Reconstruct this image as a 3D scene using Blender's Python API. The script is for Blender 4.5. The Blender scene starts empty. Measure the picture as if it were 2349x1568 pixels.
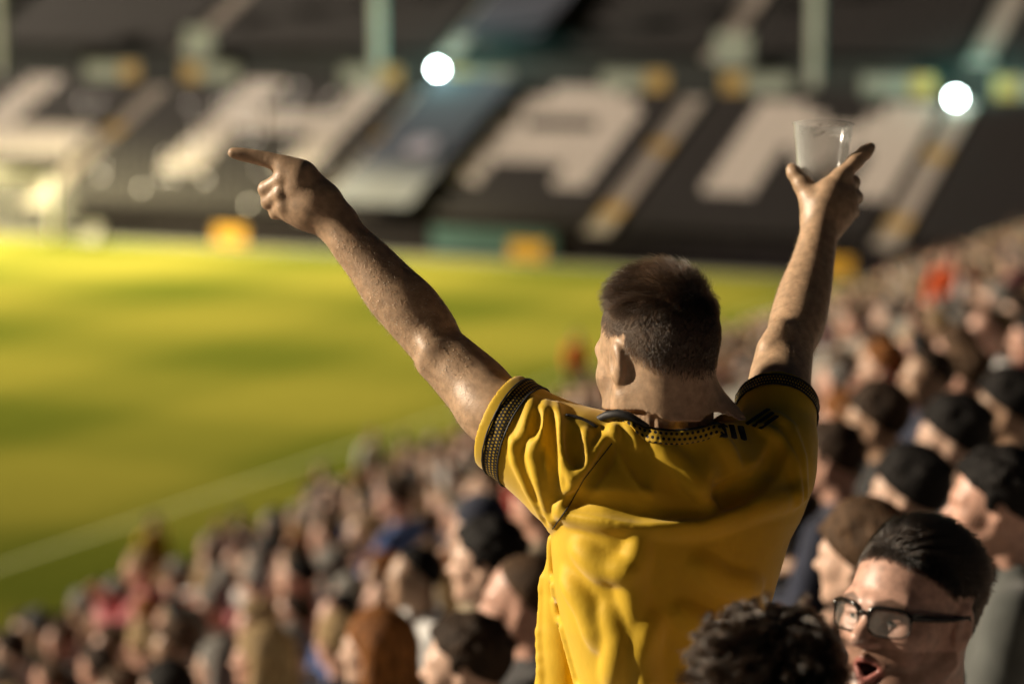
import bpy, math, random
import numpy as np
from mathutils import Matrix, Vector
random.seed(7); rng = np.random.default_rng(7)
scene = bpy.context.scene
COL = scene.collection

# ------------------------------------------------------------------ camera
FPX, CX, CY = 5546.0, 1174.5, 784.0              # focal length and centre on a 2349 x 1568 picture
PITCH = math.atan(814 / FPX); CAMZ = 9.7
cam_d = bpy.data.cameras.new('camera'); cam = bpy.data.objects.new('camera', cam_d); COL.objects.link(cam)
cam.location = (0, 0, CAMZ); cam.rotation_euler = (math.pi / 2 - PITCH, 0, 0)
cam_d.lens = 85; cam_d.sensor_width = 36; cam_d.clip_end = 600
cam_d.dof.use_dof = True; cam_d.dof.focus_distance = 3.83; cam_d.dof.aperture_fstop = 1.85
scene.camera = cam
# ------------------------------------------------------------------ night sky, the key floodlight as one sun lamp
SUN = Vector((-0.93, 0.15, 0.34)).normalized()
w = bpy.data.worlds.new('World'); scene.world = w; w.use_nodes = True
nt = w.node_tree; bg = nt.nodes['Background']
sky = nt.nodes.new('ShaderNodeTexSky'); sky.sky_type = 'NISHITA'; sky.sun_disc = False
sky.sun_elevation = math.asin(SUN.z); sky.sun_rotation = math.atan2(SUN.x, SUN.y)
nt.links.new(sky.outputs[0], bg.inputs[0]); bg.inputs[1].default_value = 0.003
sd = bpy.data.lights.new('sun', 'SUN'); so = bpy.data.objects.new('sun', sd); COL.objects.link(so)
sd.energy = 4.8; sd.angle = math.radians(1.6); sd.color = (1.0, 0.84, 0.64)
so.rotation_euler = SUN.to_track_quat('Z', 'Y').to_euler(); so.location = (-60, -5, 35)
vs = scene.view_settings
vs.view_transform = 'Standard'; vs.look = 'None'; vs.exposure = 0.48; vs.gamma = 1.0; vs.use_curve_mapping = False
scene.render.engine = 'CYCLES'
scene.cycles.use_denoising = True
scene.cycles.max_bounces = 6; scene.cycles.transparent_max_bounces = 12
scene.cycles.sample_clamp_indirect = 6.0
scene.cycles.caustics_reflective = False; scene.cycles.caustics_refractive = False

# ------------------------------------------------------------------ frames of reference
FW = np.array([0, math.cos(PITCH), -math.sin(PITCH)]); RT = np.array([1., 0, 0]); UP = np.cross(RT, FW)
CAM = np.array([0, 0, CAMZ])
A_ = math.radians(26.1)                                   # stadium axes: U along the touchline, V up into the near stand
U = np.array([math.sin(A_), math.cos(A_), 0]); V = np.array([math.cos(A_), -math.sin(A_), 0]); Z = np.array([0, 0, 1.])
def S(u, v, z): return U * u + V * v + Z * z
def cs(px, py, dep): return np.array([(px - CX) / FPX * dep, dep, (CY - py) / FPX * dep])
def c2w(p): p = np.asarray(p); return CAM + p[..., 0:1] * RT + p[..., 1:2] * FW + p[..., 2:3] * UP
def W(px, py, dep): return c2w(cs(px, py, dep))
def topx(P):
    q = np.asarray(P) - CAM; d = q @ FW
    return CX + FPX * (q @ RT) / d, CY - FPX * (q @ UP) / d, d
def frame_rot(ang): return Matrix.Rotation(ang, 4, 'Z')
STAD = Matrix(((U[0], V[0], 0, 0), (U[1], V[1], 0, 0), (0, 0, 1, 0), (0, 0, 0, 1)))   # note: (u, v, z) is left handed

def nrm(a): return a / (np.linalg.norm(a, axis=-1, keepdims=True) + 1e-9)

# ------------------------------------------------------------------ materials
def mat(name, col, rough=0.6, var=0.0, scale=20.0, bump=0.0, bscale=None, metal=0.0, col2=None, spec=0.5, stretch=None, sss=0.0, sheen=0.0):
    m = bpy.data.materials.new(name); m.use_nodes = True
    n = m.node_tree.nodes; l = m.node_tree.links; b = n['Principled BSDF']
    b.inputs['Roughness'].default_value = rough; b.inputs['Metallic'].default_value = metal
    b.inputs['Specular IOR Level'].default_value = spec
    b.inputs['Base Color'].default_value = (*col, 1)
    if sss:
        b.inputs['Subsurface Weight'].default_value = sss; b.inputs['Subsurface Radius'].default_value = (1, .35, .2)
        b.inputs['Subsurface Scale'].default_value = 0.008
    if sheen: b.inputs['Sheen Weight'].default_value = sheen
    tc = n.new('ShaderNodeTexCoord'); mp = n.new('ShaderNodeMapping'); l.new(tc.outputs['Object'], mp.inputs[0])
    if stretch: mp.inputs['Scale'].default_value = stretch
    if var or col2:
        t = n.new('ShaderNodeTexNoise'); t.inputs['Scale'].default_value = scale; t.inputs['Detail'].default_value = 5
        l.new(mp.outputs[0], t.inputs['Vector'])
        r = n.new('ShaderNodeMix'); r.data_type = 'RGBA'
        c2 = col2 if col2 else tuple(c * (1 - var) for c in col)
        r.inputs[6].default_value = (*c2, 1); r.inputs[7].default_value = (*(min(1, c * (1 + var * .6)) for c in col), 1)
        rp = n.new('ShaderNodeMapRange'); rp.inputs[1].default_value = .3; rp.inputs[2].default_value = .7
        l.new(t.outputs[0], rp.inputs[0]); l.new(rp.outputs[0], r.inputs[0]); l.new(r.outputs[2], b.inputs['Base Color'])
    if bump:
        t2 = n.new('ShaderNodeTexNoise'); t2.inputs['Scale'].default_value = bscale or scale * 4; t2.inputs['Detail'].default_value = 4
        l.new(mp.outputs[0], t2.inputs['Vector'])
        bp = n.new('ShaderNodeBump'); bp.inputs['Strength'].default_value = bump; bp.inputs['Distance'].default_value = .01
        l.new(t2.outputs[0], bp.inputs['Height']); l.new(bp.outputs[0], b.inputs['Normal'])
    return m
def attr_mix(m, attr, col):
    """mix the base colour towards col by a vertex attribute (stubble, lips, hair roots: the thing's own colour)"""
    n = m.node_tree.nodes; l = m.node_tree.links; b = n['Principled BSDF']
    a = n.new('ShaderNodeAttribute'); a.attribute_name = attr
    r = n.new('ShaderNodeMix'); r.data_type = 'RGBA'; r.inputs[7].default_value = (*col, 1)
    src = b.inputs['Base Color']
    if src.is_linked: l.new(src.links[0].from_socket, r.inputs[6])
    else: r.inputs[6].default_value = src.default_value[:]
    l.new(a.outputs['Fac'], r.inputs[0]); l.new(r.outputs[2], b.inputs['Base Color'])
def skin(name, col, hair=(.03, .018, .01)):
    m = mat(name, col, .45, .28, 70, .09, 350, sss=.08, spec=.5)
    attr_mix(m, 'stubble', hair); attr_mix(m, 'lips', (.36, .13, .11)); attr_mix(m, 'mouth', (.05, .012, .01))
    return m
def emis(name, col, st):
    m = bpy.data.materials.new(name); m.use_nodes = True; b = m.node_tree.nodes['Principled BSDF']
    b.inputs['Base Color'].default_value = (.8, .8, .8, 1); b.inputs['Emission Color'].default_value = (*col, 1); b.inputs['Emission Strength'].default_value = st
    return m
def hairmat(name, col, rough=.35):
    m = bpy.data.materials.new(name); m.use_nodes = True; n = m.node_tree.nodes
    n.remove(n['Principled BSDF']); h = n.new('ShaderNodeBsdfHairPrincipled')
    try: h.model = 'CHIANG'
    except Exception: pass
    h.parametrization = 'COLOR'; h.inputs['Color'].default_value = (*col, 1); h.inputs['Roughness'].default_value = rough
    h.inputs['Random Roughness'].default_value = .3
    m.node_tree.links.new(h.outputs[0], n['Material Output'].inputs[0]); return m

M = {}
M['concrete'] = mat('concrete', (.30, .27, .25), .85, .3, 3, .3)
M['aisle'] = mat('aisle', (.42, .37, .34), .8, .25, 3, .2)
M['yellowpaint'] = mat('yellow_paint', (.50, .33, .10), .6, .25, 4)
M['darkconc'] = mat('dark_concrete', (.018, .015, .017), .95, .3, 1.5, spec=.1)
M['blackseat'] = mat('black_seat', (.026, .022, .023), .5, .25, 2, spec=.25)
M['whiteseat'] = mat('white_seat', (.66, .59, .55), .5, .12, 2)
M['whitepaint'] = mat('white_paint', (.78, .77, .74), .45, .12, 3)
M['green_col'] = mat('column_paint', (.52, .56, .50), .5, .15, 1)
M['dullwhite'] = mat('dull_white_board', (.33, .38, .34), .6, .2, 2)
M['tealwall'] = mat('teal_wall', (.06, .15, .13), .7, .3, .6)
M['tealboard'] = mat('teal_board', (.05, .13, .13), .5, .2, 1)
M['tarp'] = mat('tarp', (.055, .062, .092), .9, .35, .35, .3, 3)
M['lilac'] = mat('tarp_mark', (.36, .32, .40), .6, .2, 2)
M['steel'] = mat('galvanised_steel', (.36, .36, .36), .4, .2, 8, metal=.8)
M['yellowgate'] = mat('yellow_gate', (.80, .42, .02), .5, .25, 4)
M['roof'] = mat('roof_sheet', (.09, .09, .09), .7, .2, 1)
M['net'] = mat('net', (.5, .5, .48), .7)
M['paleblue'] = mat('pale_blue_cover', (.45, .62, .62), .45, .15, 3)
M['parapet'] = mat('parapet', (.58, .55, .48), .8, .2, 2.5, .2)
M['rubber'] = mat('black_rubber', (.02, .02, .02), .6, .2, 30)

# ------------------------------------------------------------------ mesh helpers
def link(name, data, parent=None, mats=None, label=None, cat=None, group=None, kind=None, loc=None, M4=None):
    o = bpy.data.objects.new(name, data); COL.objects.link(o)
    if parent is not None: o.parent = parent
    if mats is not None and data is not None and len(data.materials) == 0:
        for m in (mats if isinstance(mats, (list, tuple)) else [mats]): data.materials.append(m)
    for k, v in (('label', label), ('category', cat), ('group', group), ('kind', kind)):
        if v: o[k] = v
    if loc is not None: o.location = tuple(loc)
    if M4 is not None: o.matrix_basis = M4
    return o
def np_mesh(name, v, q, smooth=True, mi=None):
    v = np.asarray(v, np.float32); q = np.asarray(q, np.int32)
    me = bpy.data.meshes.new(name); me.vertices.add(len(v)); me.vertices.foreach_set('co', v.ravel())
    k = q.shape[1]; me.loops.add(q.size); me.loops.foreach_set('vertex_index', q.ravel())
    me.polygons.add(len(q)); me.polygons.foreach_set('loop_start', np.arange(0, q.size, k, dtype=np.int32))
    me.polygons.foreach_set('use_smooth', np.full(len(q), smooth))
    if mi is not None: me.polygons.foreach_set('material_index', np.asarray(mi, np.int32))
    me.update(calc_edges=True); me.validate(); return me
def set_attr(me, name, arr):
    a = me.attributes.new(name, 'FLOAT', 'POINT'); a.data.foreach_set('value', np.asarray(arr, np.float32))
class MB:
    """collects simple pieces into one mesh"""
    def __init__(s): s.v = []; s.f = []
    def hexa(s, c8):
        n = len(s.v); s.v += [tuple(map(float, p)) for p in c8]
        s.f += [tuple(n + i for i in f) for f in ((0, 3, 2, 1), (4, 5, 6, 7), (0, 1, 5, 4), (1, 2, 6, 5), (2, 3, 7, 6), (3, 0, 4, 7))]; return s
    def box(s, x0, x1, y0, y1, z0, z1):
        return s.hexa([(x0, y0, z0), (x1, y0, z0), (x1, y1, z0), (x0, y1, z0), (x0, y0, z1), (x1, y0, z1), (x1, y1, z1), (x0, y1, z1)])
    def tube(s, pts, r, n=8, closed=False, flat=1.0):
        P = [np.array(p, float) for p in pts]; N = len(P); base = len(s.v)
        rs = r if isinstance(r, (list, tuple, np.ndarray)) else [r] * N
        for i in range(N):
            a = P[(i - 1) % N] if (closed or i) else P[0]; b = P[(i + 1) % N] if (closed or i < N - 1) else P[-1]
            t = b - a; t = t / (np.linalg.norm(t) + 1e-9); ref = np.array([0, 0, 1.]) if abs(t[2]) < .9 else np.array([1., 0, 0])
            x = np.cross(t, ref); x /= np.linalg.norm(x); y = np.cross(x, t)
            for k in range(n):
                c, q = math.cos(2 * math.pi * k / n), math.sin(2 * math.pi * k / n)
                s.v.append(tuple(P[i] + rs[i] * (c * x + q * flat * y)))
        for i in range(N if closed else N - 1):
            for k in range(n):
                s.f.append((base + i * n + k, base + i * n + (k + 1) % n, base + ((i + 1) % N) * n + (k + 1) % n, base + ((i + 1) % N) * n + k))
        if not closed:
            s.f.append(tuple(base + k for k in range(n))[::-1]); s.f.append(tuple(base + (N - 1) * n + k for k in range(n)))
        return s
    def mesh(s, name, smooth=False, mats=None):
        me = bpy.data.meshes.new(name); me.from_pydata(s.v, [], s.f); me.update()
        if smooth: me.polygons.foreach_set('use_smooth', [True] * len(me.polygons))
        if mats:
            for m in (mats if isinstance(mats, (list, tuple)) else [mats]): me.materials.append(m)
        return me
class SB(MB):
    """same, with (u, v, z) stadium coordinates turned into world ones"""
    def hexa(s, c8): return MB.hexa(s, [S(*p) for p in c8])
    def mesh(s, name, smooth=False, mats=None):
        s.f = [f[::-1] for f in s.f]; return MB.mesh(s, name, smooth, mats)
def thing(name, label, cat, group=None, loc=(0, 0, 0)): return link(name, None, None, None, label, cat, group, None, loc)

# ================================================================== THE GROUND
def grass_mat():
    m = bpy.data.materials.new('pitch_grass'); m.use_nodes = True; n = m.node_tree.nodes; l = m.node_tree.links; b = n['Principled BSDF']
    tc = n.new('ShaderNodeTexCoord'); sp = n.new('ShaderNodeSeparateXYZ'); l.new(tc.outputs['Object'], sp.inputs[0])
    def stripes(sock, off, width):
        a = n.new('ShaderNodeMath'); a.operation = 'ADD'; a.inputs[1].default_value = off; l.new(sock, a.inputs[0])
        c = n.new('ShaderNodeMath'); c.operation = 'MULTIPLY'; c.inputs[1].default_value = math.pi / width; l.new(a.outputs[0], c.inputs[0])
        d = n.new('ShaderNodeMath'); d.operation = 'SINE'; l.new(c.outputs[0], d.inputs[0])
        e = n.new('ShaderNodeMapRange'); e.inputs[1].default_value = -.5; e.inputs[2].default_value = .5; l.new(d.outputs[0], e.inputs[0]); return e.outputs[0]
    su = stripes(sp.outputs[0], -67.5, 5.4); sv = stripes(sp.outputs[1], 31.6, 5.0)
    mx = n.new('ShaderNodeMix'); mx.data_type = 'FLOAT'; mx.inputs[0].default_value = .5; l.new(su, mx.inputs[2]); l.new(sv, mx.inputs[3])
    no = n.new('ShaderNodeTexNoise'); no.inputs['Scale'].default_value = .25; no.inputs['Detail'].default_value = 6; l.new(tc.outputs['Object'], no.inputs['Vector'])
    ad = n.new('ShaderNodeMath'); ad.operation = 'MULTIPLY_ADD'; ad.inputs[1].default_value = .22; l.new(no.outputs[0], ad.inputs[0]); l.new(mx.outputs[0], ad.inputs[2])
    r = n.new('ShaderNodeValToRGB'); l.new(ad.outputs[0], r.inputs[0])
    r.color_ramp.elements[0].position = .05; r.color_ramp.elements[0].color = (.056, .068, .010, 1)
    r.color_ramp.elements[1].position = 1.0; r.color_ramp.elements[1].color = (.130, .122, .022, 1)
    fine = n.new('ShaderNodeTexNoise'); fine.inputs['Scale'].default_value = 40; l.new(tc.outputs['Object'], fine.inputs['Vector'])
    bp = n.new('ShaderNodeBump'); bp.inputs['Strength'].default_value = .5; bp.inputs['Distance'].default_value = .03
    l.new(fine.outputs[0], bp.inputs['Height']); l.new(bp.outputs[0], b.inputs['Normal'])
    l.new(r.outputs[0], b.inputs['Base Color']); b.inputs['Roughness'].default_value = 1.0; b.inputs['Specular IOR Level'].default_value = 0.0
    return m
def quad_uv(name, u0, u1, v0, v1, z, m, kind='structure', parent=None):
    me = bpy.data.meshes.new(name); me.from_pydata([(u0, v0, z), (u1, v0, z), (u1, v1, z), (u0, v1, z)], [], [(3, 2, 1, 0)]); me.update()
    me.materials.append(m); return link(name, me, parent, M4=STAD.copy(), kind=kind)
quad_uv('ground', -220, 300, -320, 200, -.02, mat('ground', (.022, .022, .022), .9, .3, .3))
pitch = quad_uv('pitch', -28, 76.6, -96, -19.0, 0, grass_mat())
line_m = mat('line_paint', (.22, .23, .07), .8, .2, 6)
for nm, (a, b, c, d) in {'touchline': (-24, 75.8, -25.38, -25.3), 'goal_line': (75.8, 75.95, -92, -25.3)}.items():
    quad_uv(nm, a, b, c, d, .004, line_m)

# ================================================================== THE FAR STAND
U0, Z0, RK = 78.6, .9, .47
AISLES = (-71.9, -60.1, -47.1, -35.2, -24.5, -12.8)
fs = thing('far_stand', 'far covered end stand with black seats and white seats spelling letters', 'stand')
def fz(s): return Z0 + RK * s
# terrace, upper tier, walls, roof
ROWS = 12; RD = .80
b = SB()
for r in range(ROWS): b.box(U0 + r * RD, U0 + (r + 1) * RD + .002, -140, 14, 0, fz(r * RD))
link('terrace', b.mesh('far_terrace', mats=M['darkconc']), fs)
b = SB(); b.box(U0 + ROWS * RD + .002, U0 + 11.4, -140, 14, 0, fz(9.6)); link('cross_gangway', b.mesh('far_gangway', mats=M['darkconc']), fs)
ROWS2 = 14; b = SB()
for r in range(ROWS2): b.box(U0 + 11.403 + r * RD, U0 + 11.403 + (r + 1) * RD + .002, -140, 14, 0, fz(11.0) + .75 + r * RD * .52)
link('upper_terrace', b.mesh('far_upper', mats=mat('shaded_concrete', (.030, .034, .032), .9, .3, 1.5)), fs)  # the upper tier's dimness is put into this concrete colour
UPZ = lambda r: fz(11.0) + .75 + r * RD * .52
b = SB(); b.box(U0 + 22.61, U0 + 22.9, -140, 14, 0, 20.2); link('back_wall', b.mesh('far_back_wall', mats=M['tealwall']), fs)
b = SB(); b.hexa([S_ for S_ in [(U0 + 9, -140, 19.2), (U0 + 22.8, -140, 20.0), (U0 + 22.8, 14, 20.0), (U0 + 9, 14, 19.2), (U0 + 9, -140, 19.5), (U0 + 22.8, -140, 20.3), (U0 + 22.8, 14, 20.3), (U0 + 9, 14, 19.5)]])
link('roof', b.mesh('far_roof', mats=M['roof']), fs)
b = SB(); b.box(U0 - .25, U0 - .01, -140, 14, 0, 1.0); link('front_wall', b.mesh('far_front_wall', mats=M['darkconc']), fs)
for v in (-69.2, -49.65, -30.55, -10.7):
    b = SB(); b.box(U0 + 9.9, U0 + 10.25, v - .21, v + .21, fz(9.6), 19.3); b.box(U0 + 9.85, U0 + 10.3, v - .28, v + .28, fz(9.6) + .001, fz(9.6) + .25)
    link('column', b.mesh('far_column', mats=M['green_col']), fs)
# aisles: one object for each step
st_me = SB(); st_me.box(0, .40, -.45, .45, 0, .19); st_me = st_me.mesh('aisle_step', mats=M['aisle'])
sty_me = st_me.copy(); sty_me.materials.clear(); sty_me.materials.append(M['yellowpaint'])
for v in AISLES[1:5]:
    for k in range(ROWS * 2):
        s = k * .4
        ye = 5.3 < s < 6.3 or (.9 < s < 1.9 and v > -55)
        z = fz(math.floor(k / 2) * RD) + (.003 if k % 2 == 0 else .19)
        link('aisle_step', sty_me if ye else st_me, fs, loc=S(U0 + s + .003, v, z - (0 if k % 2 == 0 else .002)))
    for k in range(ROWS2 * 2):
        z = UPZ(math.floor(k / 2)) + (.003 if k % 2 == 0 else .2)
        link('aisle_step', st_me, fs, loc=S(U0 + 11.406 + k * .4, v, z))
# letters of white seats, in (v, s) metres on the rake
def inpoly(p, poly):
    x, y = p; c = False; j = len(poly) - 1
    for i in range(len(poly)):
        xi, yi = poly[i]; xj, yj = poly[j]
        if (yi > y) != (yj > y) and x < (xj - xi) * (y - yi) / (yj - yi) + xi: c = not c
        j = i
    return c
LET = [  # (outer, holes)
    ([(-67.2, 3.2), (-60.7, 3.2), (-60.7, 5.3), (-65.4, 5.3), (-65.4, 10.2), (-67.2, 10.2)], []),
    ([(-55.7, 2.6), (-53.8, 2.6), (-53.8, 5.3), (-50.3, 5.3), (-50.3, 2.4), (-48.5, 2.4), (-48.5, 9.6), (-50.3, 9.6), (-50.3, 7.2), (-53.8, 7.2), (-53.8, 9.8), (-55.7, 9.8)], []),
    ([(-42.5, 2.3), (-41.0, 2.3), (-41.0, 4.2), (-38.3, 4.2), (-38.3, 2.3), (-36.6, 2.3), (-36.5, 7.0), (-37.2, 8.4), (-38.6, 9.3), (-40.6, 9.4), (-42.0, 8.7), (-42.6, 7.4)], [[(-41.2, 6.2), (-38.3, 6.2), (-38.4, 7.0), (-39.4, 7.6), (-40.6, 7.6), (-41.2, 7.1)]]),
    ([(-32.2, 2.2), (-30.2, 2.2), (-30.2, 5.6), (-28.6, 3.9), (-26.9, 5.6), (-26.9, 2.2), (-25.1, 2.2), (-25.3, 8.8), (-26.8, 8.8), (-28.6, 6.8), (-30.6, 8.9), (-32.3, 8.9)], []),
]
def white_at(v, s): return any(inpoly((v, s), o) and not any(inpoly((v, s), h) for h in hs) for o, hs in LET)
# one seat, facing -u : tipped-up pan and back
def seat_geo(w=.47, hgt=.62):
    b = SB()
    b.hexa([(.30, -w / 2, .30), (.35, -w / 2, .30), (.35, w / 2, .30), (.30, w / 2, .30), (.40, -w / 2 + .03, hgt + .12), (.44, -w / 2 + .03, hgt + .12), (.44, w / 2 - .03, hgt + .12), (.40, w / 2 - .03, hgt + .12)])
    b.hexa([(.17, -w / 2 + .02, .30), (.29, -w / 2 + .02, .28), (.29, w / 2 - .02, .28), (.17, w / 2 - .02, .30), (.22, -w / 2 + .02, hgt), (.28, -w / 2 + .02, hgt), (.28, w / 2 - .02, hgt), (.22, w / 2 - .02, hgt)])
    b.box(.30, .36, -.03, .03, 0, .31); return b
sg = seat_geo(); sb_me = sg.mesh('far_seat', mats=M['blackseat']); sw_me = sb_me.copy(); sw_me.materials.clear(); sw_me.materials.append(M['whiteseat'])
spots = []
for r in range(ROWS + ROWS2):
    up = r >= ROWS; rr = r - ROWS if up else r
    s = rr * RD if not up else 11.403 + rr * RD; z = fz(rr * RD) if not up else UPZ(rr)
    v = -82.0
    while v < 6:
        if min(abs(v - a) for a in AISLES) > .78 and not (not up and -46.55 < v < -42.75):
            spots.append((U0 + s + .24, v, z, white_at(v, s + .4) and not up))
        v += .5
vis = []
for sp in spots:
    x, y, d = topx(S(*sp[:3]))
    if -60 < x < 2410 and -60 < y < 700: vis.append((d, sp))
vis.sort(key=lambda t: t[0]); near = set(id(t[1]) for t in vis[:300])
for d, sp in vis[:300]: link('seat', sw_me if sp[3] else sb_me, fs, loc=S(*sp[:3]))
sv_ = np.array(sg.v); sf_ = np.array(sg.f); rest = [t[1] for t in vis[300:]] 
P_ = np.array([S(*sp[:3]) for sp in rest])
vv = (sv_[None] + P_[:, None]).reshape(-1, 3); ff = (sf_[None] + (np.arange(len(rest)) * len(sv_))[:, None, None]).reshape(-1, 4)
# small glossy plates added round the letter H, angled to glint into the camera
mi_ = np.repeat([1 if sp[3] else 0 for sp in rest], len(sf_)); gv, gf, gi, n0 = [vv], [ff], [mi_], len(vv)
for sp in rest:
    P0 = S(*sp[:3]); x, y, d = topx(P0); g_ = math.exp(-((x - 560) / 150) ** 2 - ((y - 300 + .45 * (x - 560)) / 85) ** 2)
    if sp[0] > U0 + 11 or rng.random() > .65 * g_ + .05 * (x < 760) * (y > 120): continue
    hv = nrm(nrm(CAM - P0) + np.array(SUN)); t1_ = nrm(np.cross(hv, [0, 0, 1.])); t2_ = np.cross(hv, t1_); c_ = P0 + U * .16 + Z * .5; e_ = rng.uniform(.04, .085)
    bx_ = MB(); bx_.hexa([c_ + a * t1_ * e_ + b_ * t2_ * e_ + k * hv for k in (-.02, .02) for a, b_ in ((-1, -1), (1, -1), (1, 1), (-1, 1))]); gv.append(np.array(bx_.v)); gf.append(np.array(bx_.f) + n0); gi.append(np.full(6, 2)); n0 += 8
link('seat_rows', np_mesh('seat_rows', np.concatenate(gv), np.concatenate(gf), False, np.concatenate(gi)), fs, [M['blackseat'], M['whiteseat'], mat('glint_plate', (.05, .045, .045), .36, .2, 2)], kind='stuff')
# the covered strip of seats between two letters
b = SB(); N = 26
def strip(s0, s1, zf, v0=-46.5, v1=-42.8):
    for i in range(N):
        a, c = s0 + (s1 - s0) * i / N, s0 + (s1 - s0) * (i + 1) / N
        w0, w1 = .06 * math.sin(i * 1.3), .06 * math.sin((i + 1) * 1.3)
        b.hexa([(U0 + a, v0, zf(a) + w0), (U0 + c, v0, zf(c) + w1), (U0 + c, v1, zf(c) - w1), (U0 + a, v1, zf(a) - w0), (U0 + a, v0, zf(a) + w0 + .05), (U0 + c, v0, zf(c) + w1 + .05), (U0 + c, v1, zf(c) - w1 + .05), (U0 + a, v1, zf(a) - w0 + .05)])
strip(0, 9.7, lambda s: fz(s) + .75); strip(11.3, 22.5, lambda s: UPZ(0) + (s - 11.4) * .52 + .95)
tarp = link('seat_cover', b.mesh('seat_cover', mats=M['tarp']), None, label='long blue grey tarpaulin strip covering seats beside the white letter A', cat='tarpaulin')
b = SB(); n0 = len(b.v)
for k in range(20):
    a0, a1 = 2 * math.pi * k / 20, 2 * math.pi * (k + 1) / 20
    def pt(a, R, dz): s = 3.9 + R * math.cos(a); return (U0 + s, -44.3 + R * math.sin(a), fz(s) + .75 + dz)
    b.hexa([pt(a0, 0, .13), pt(a0, .62, .13), pt(a1, .62, .13), pt(a1, .001, .13), pt(a0, 0, .15), pt(a0, .62, .15), pt(a1, .62, .15), pt(a1, .001, .15)])
link('round_mark', b.mesh('round_mark', mats=M['lilac']), tarp)
# gangway mouths: white and yellow panels, sign, two lit lamps
lampm = emis('lamp_glow', (.80, 1.0, .97), 60.0)
for i, v in enumerate(AISLES[1:5]):
    zt = fz(9.6)
    lit = i in (1, 3)
    t = thing('gangway_barrier', ['white and yellow barrier panels at stair top beside letter L', 'white and yellow barrier panels beside the lit lamp above letter H', 'white and yellow barrier panels at stair top above letter A',
              'white and yellow barrier panels beside the lit lamp above letter M'][i], 'barrier', 'barriers at the stair tops', S(U0 + 9.4, v, zt))
    for sgn in (-1, 1):
        b = SB(); b.box(-.04, .04, sgn * 1.6 - .5 * sgn * 0 - .45, sgn * 1.6 + .45, .15, 1.0); link('yellow_panel', b.mesh('yellow_panel', mats=M['yellowpaint']), t)
        b = SB(); b.box(-.04, .04, sgn * 3.0 - .9, sgn * 3.0 + .9, .12, .95); link('white_panel', b.mesh('white_panel', mats=M['dullwhite']), t)
        b = SB(); b.box(-.03, .03, sgn * 1.1 - .03, sgn * 1.1 + .03, 0, 1.05); b.box(-.03, .03, sgn * 3.95 - .03, sgn * 3.95 + .03, 0, 1.05)
        b.box(-.03, .03, sgn * 2.53 - 1.45, sgn * 2.53 + 1.45, 1.0, 1.06); link('rail', b.mesh('barrier_rail', mats=M['steel']), t)
    if lit: pass
    else: b = SB(); b.box(1.6, 1.7, .2, 1.7, 1.2, 2.5); link('sign_board', b.mesh('sign_board', mats=M['dullwhite']), t)
    if not lit: b = SB(); b.box(1.71, 1.76, .9, 1.0, 0, 2.45); link('sign_post', b.mesh('sign_post', mats=M['steel']), t)
    if lit:
        pos = S(U0 + 9.5, v + .55, zt + .95) if i == 1 else S(U0 + 9.2, v - .25, zt + .22)
        la = thing('gangway_lamp', ['', 'round lit white lamp above letter H beside the green column', '', 'round lit white lamp at stair top beside letter M'][i], 'lamp', 'lit lamps at stair tops', pos)
        import bmesh
        bm = bmesh.new(); bmesh.ops.create_uvsphere(bm, u_segments=20, v_segments=12, radius=.17); me = bpy.data.meshes.new('bulb'); bm.to_mesh(me); bm.free()
        link('bulb', me, la, lampm)
        b = MB(); b.tube([(.0, .45, -.9), (0, .42, .1), (0, .2, .28)], .04); b.tube([(0, .30, 0), (0, .2, 0)], [.10, .18], 14); link('lamp_bracket', b.mesh('lamp_bracket', True, M['steel']), la)
        ld = bpy.data.lights.new('lamp_light', 'POINT'); ld.energy = 230; ld.color = (.35, 1.0, .82); ld.shadow_soft_size = .3
        link('lamp_light', ld, None, loc=pos + np.array([0, -.6, 1.2]))
# boards and gates in front of the stand
for i, v in enumerate((-49.3, -36.9, -25.6)):
    t = thing('yellow_gate', ['yellow pitchside gate below letter H and the stair', 'yellow pitchside gate at stair foot below letter A', 'yellow pitchside gate at stair foot below letter M'][i], 'gate', 'yellow gates at stair feet', S(U0 - 2.0, v, 0))
    for k in range(2):
        b = SB(); b.box(-.04, .04, -.66 + k * .68, -.02 + k * .68, .15, .80); link('gate_panel', b.mesh('gate_panel', mats=M['yellowgate']), t)
    for k in range(3):
        b = SB(); b.box(-.05, .05, -.70 + k * .68 - .03, -.70 + k * .68 + .03, 0, .85); link('gate_post', b.mesh('gate_post', mats=M['yellowpaint']), t)
b = SB(); b.box(U0 - .42, U0 - .3, -41.6, -36.6, .1, .95); link('teal_board', b.mesh('teal_board', mats=M['tealboard']), None, label='plain teal board on the wall below the white letter A', cat='board')
# goal
g = thing('football_goal', 'white football goal with net on the far goal line', 'goal', None, S(75.9, -60.6, 0))
for sg_ in (-1, 1):
    b = MB(); c = S(0, sg_ * 3.66, 0); b.tube([c, c + np.array([0, 0, 2.5])], .15, 12); link('post', b.mesh('post', True, M['whitepaint']), g)
b = MB(); b.tube([S(0, -3.70, 2.44 + .06), S(0, 3.70, 2.44 + .06)], .15, 12); link('crossbar', b.mesh('crossbar', True, M['whitepaint']), g)
b = MB()
for k in range(37):
    v = -3.6 + k * .2; b.tube([S(.05, v, 2.42), S(1.2, v, 2.30), S(2.0, v, .02)], .008, 3)
for k in range(12): z = .05 + k * .19; b.tube([S(2.0 - .35 * z, -3.6, z), S(2.0 - .35 * z, 3.6, z)], .008, 3)
link('net', b.mesh('net', False, M['net']), g)
t = thing('pitchside_board', 'small grey folding board on the grass beside the goal', 'board', None, S(76.4, -55.4, 0))
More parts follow.
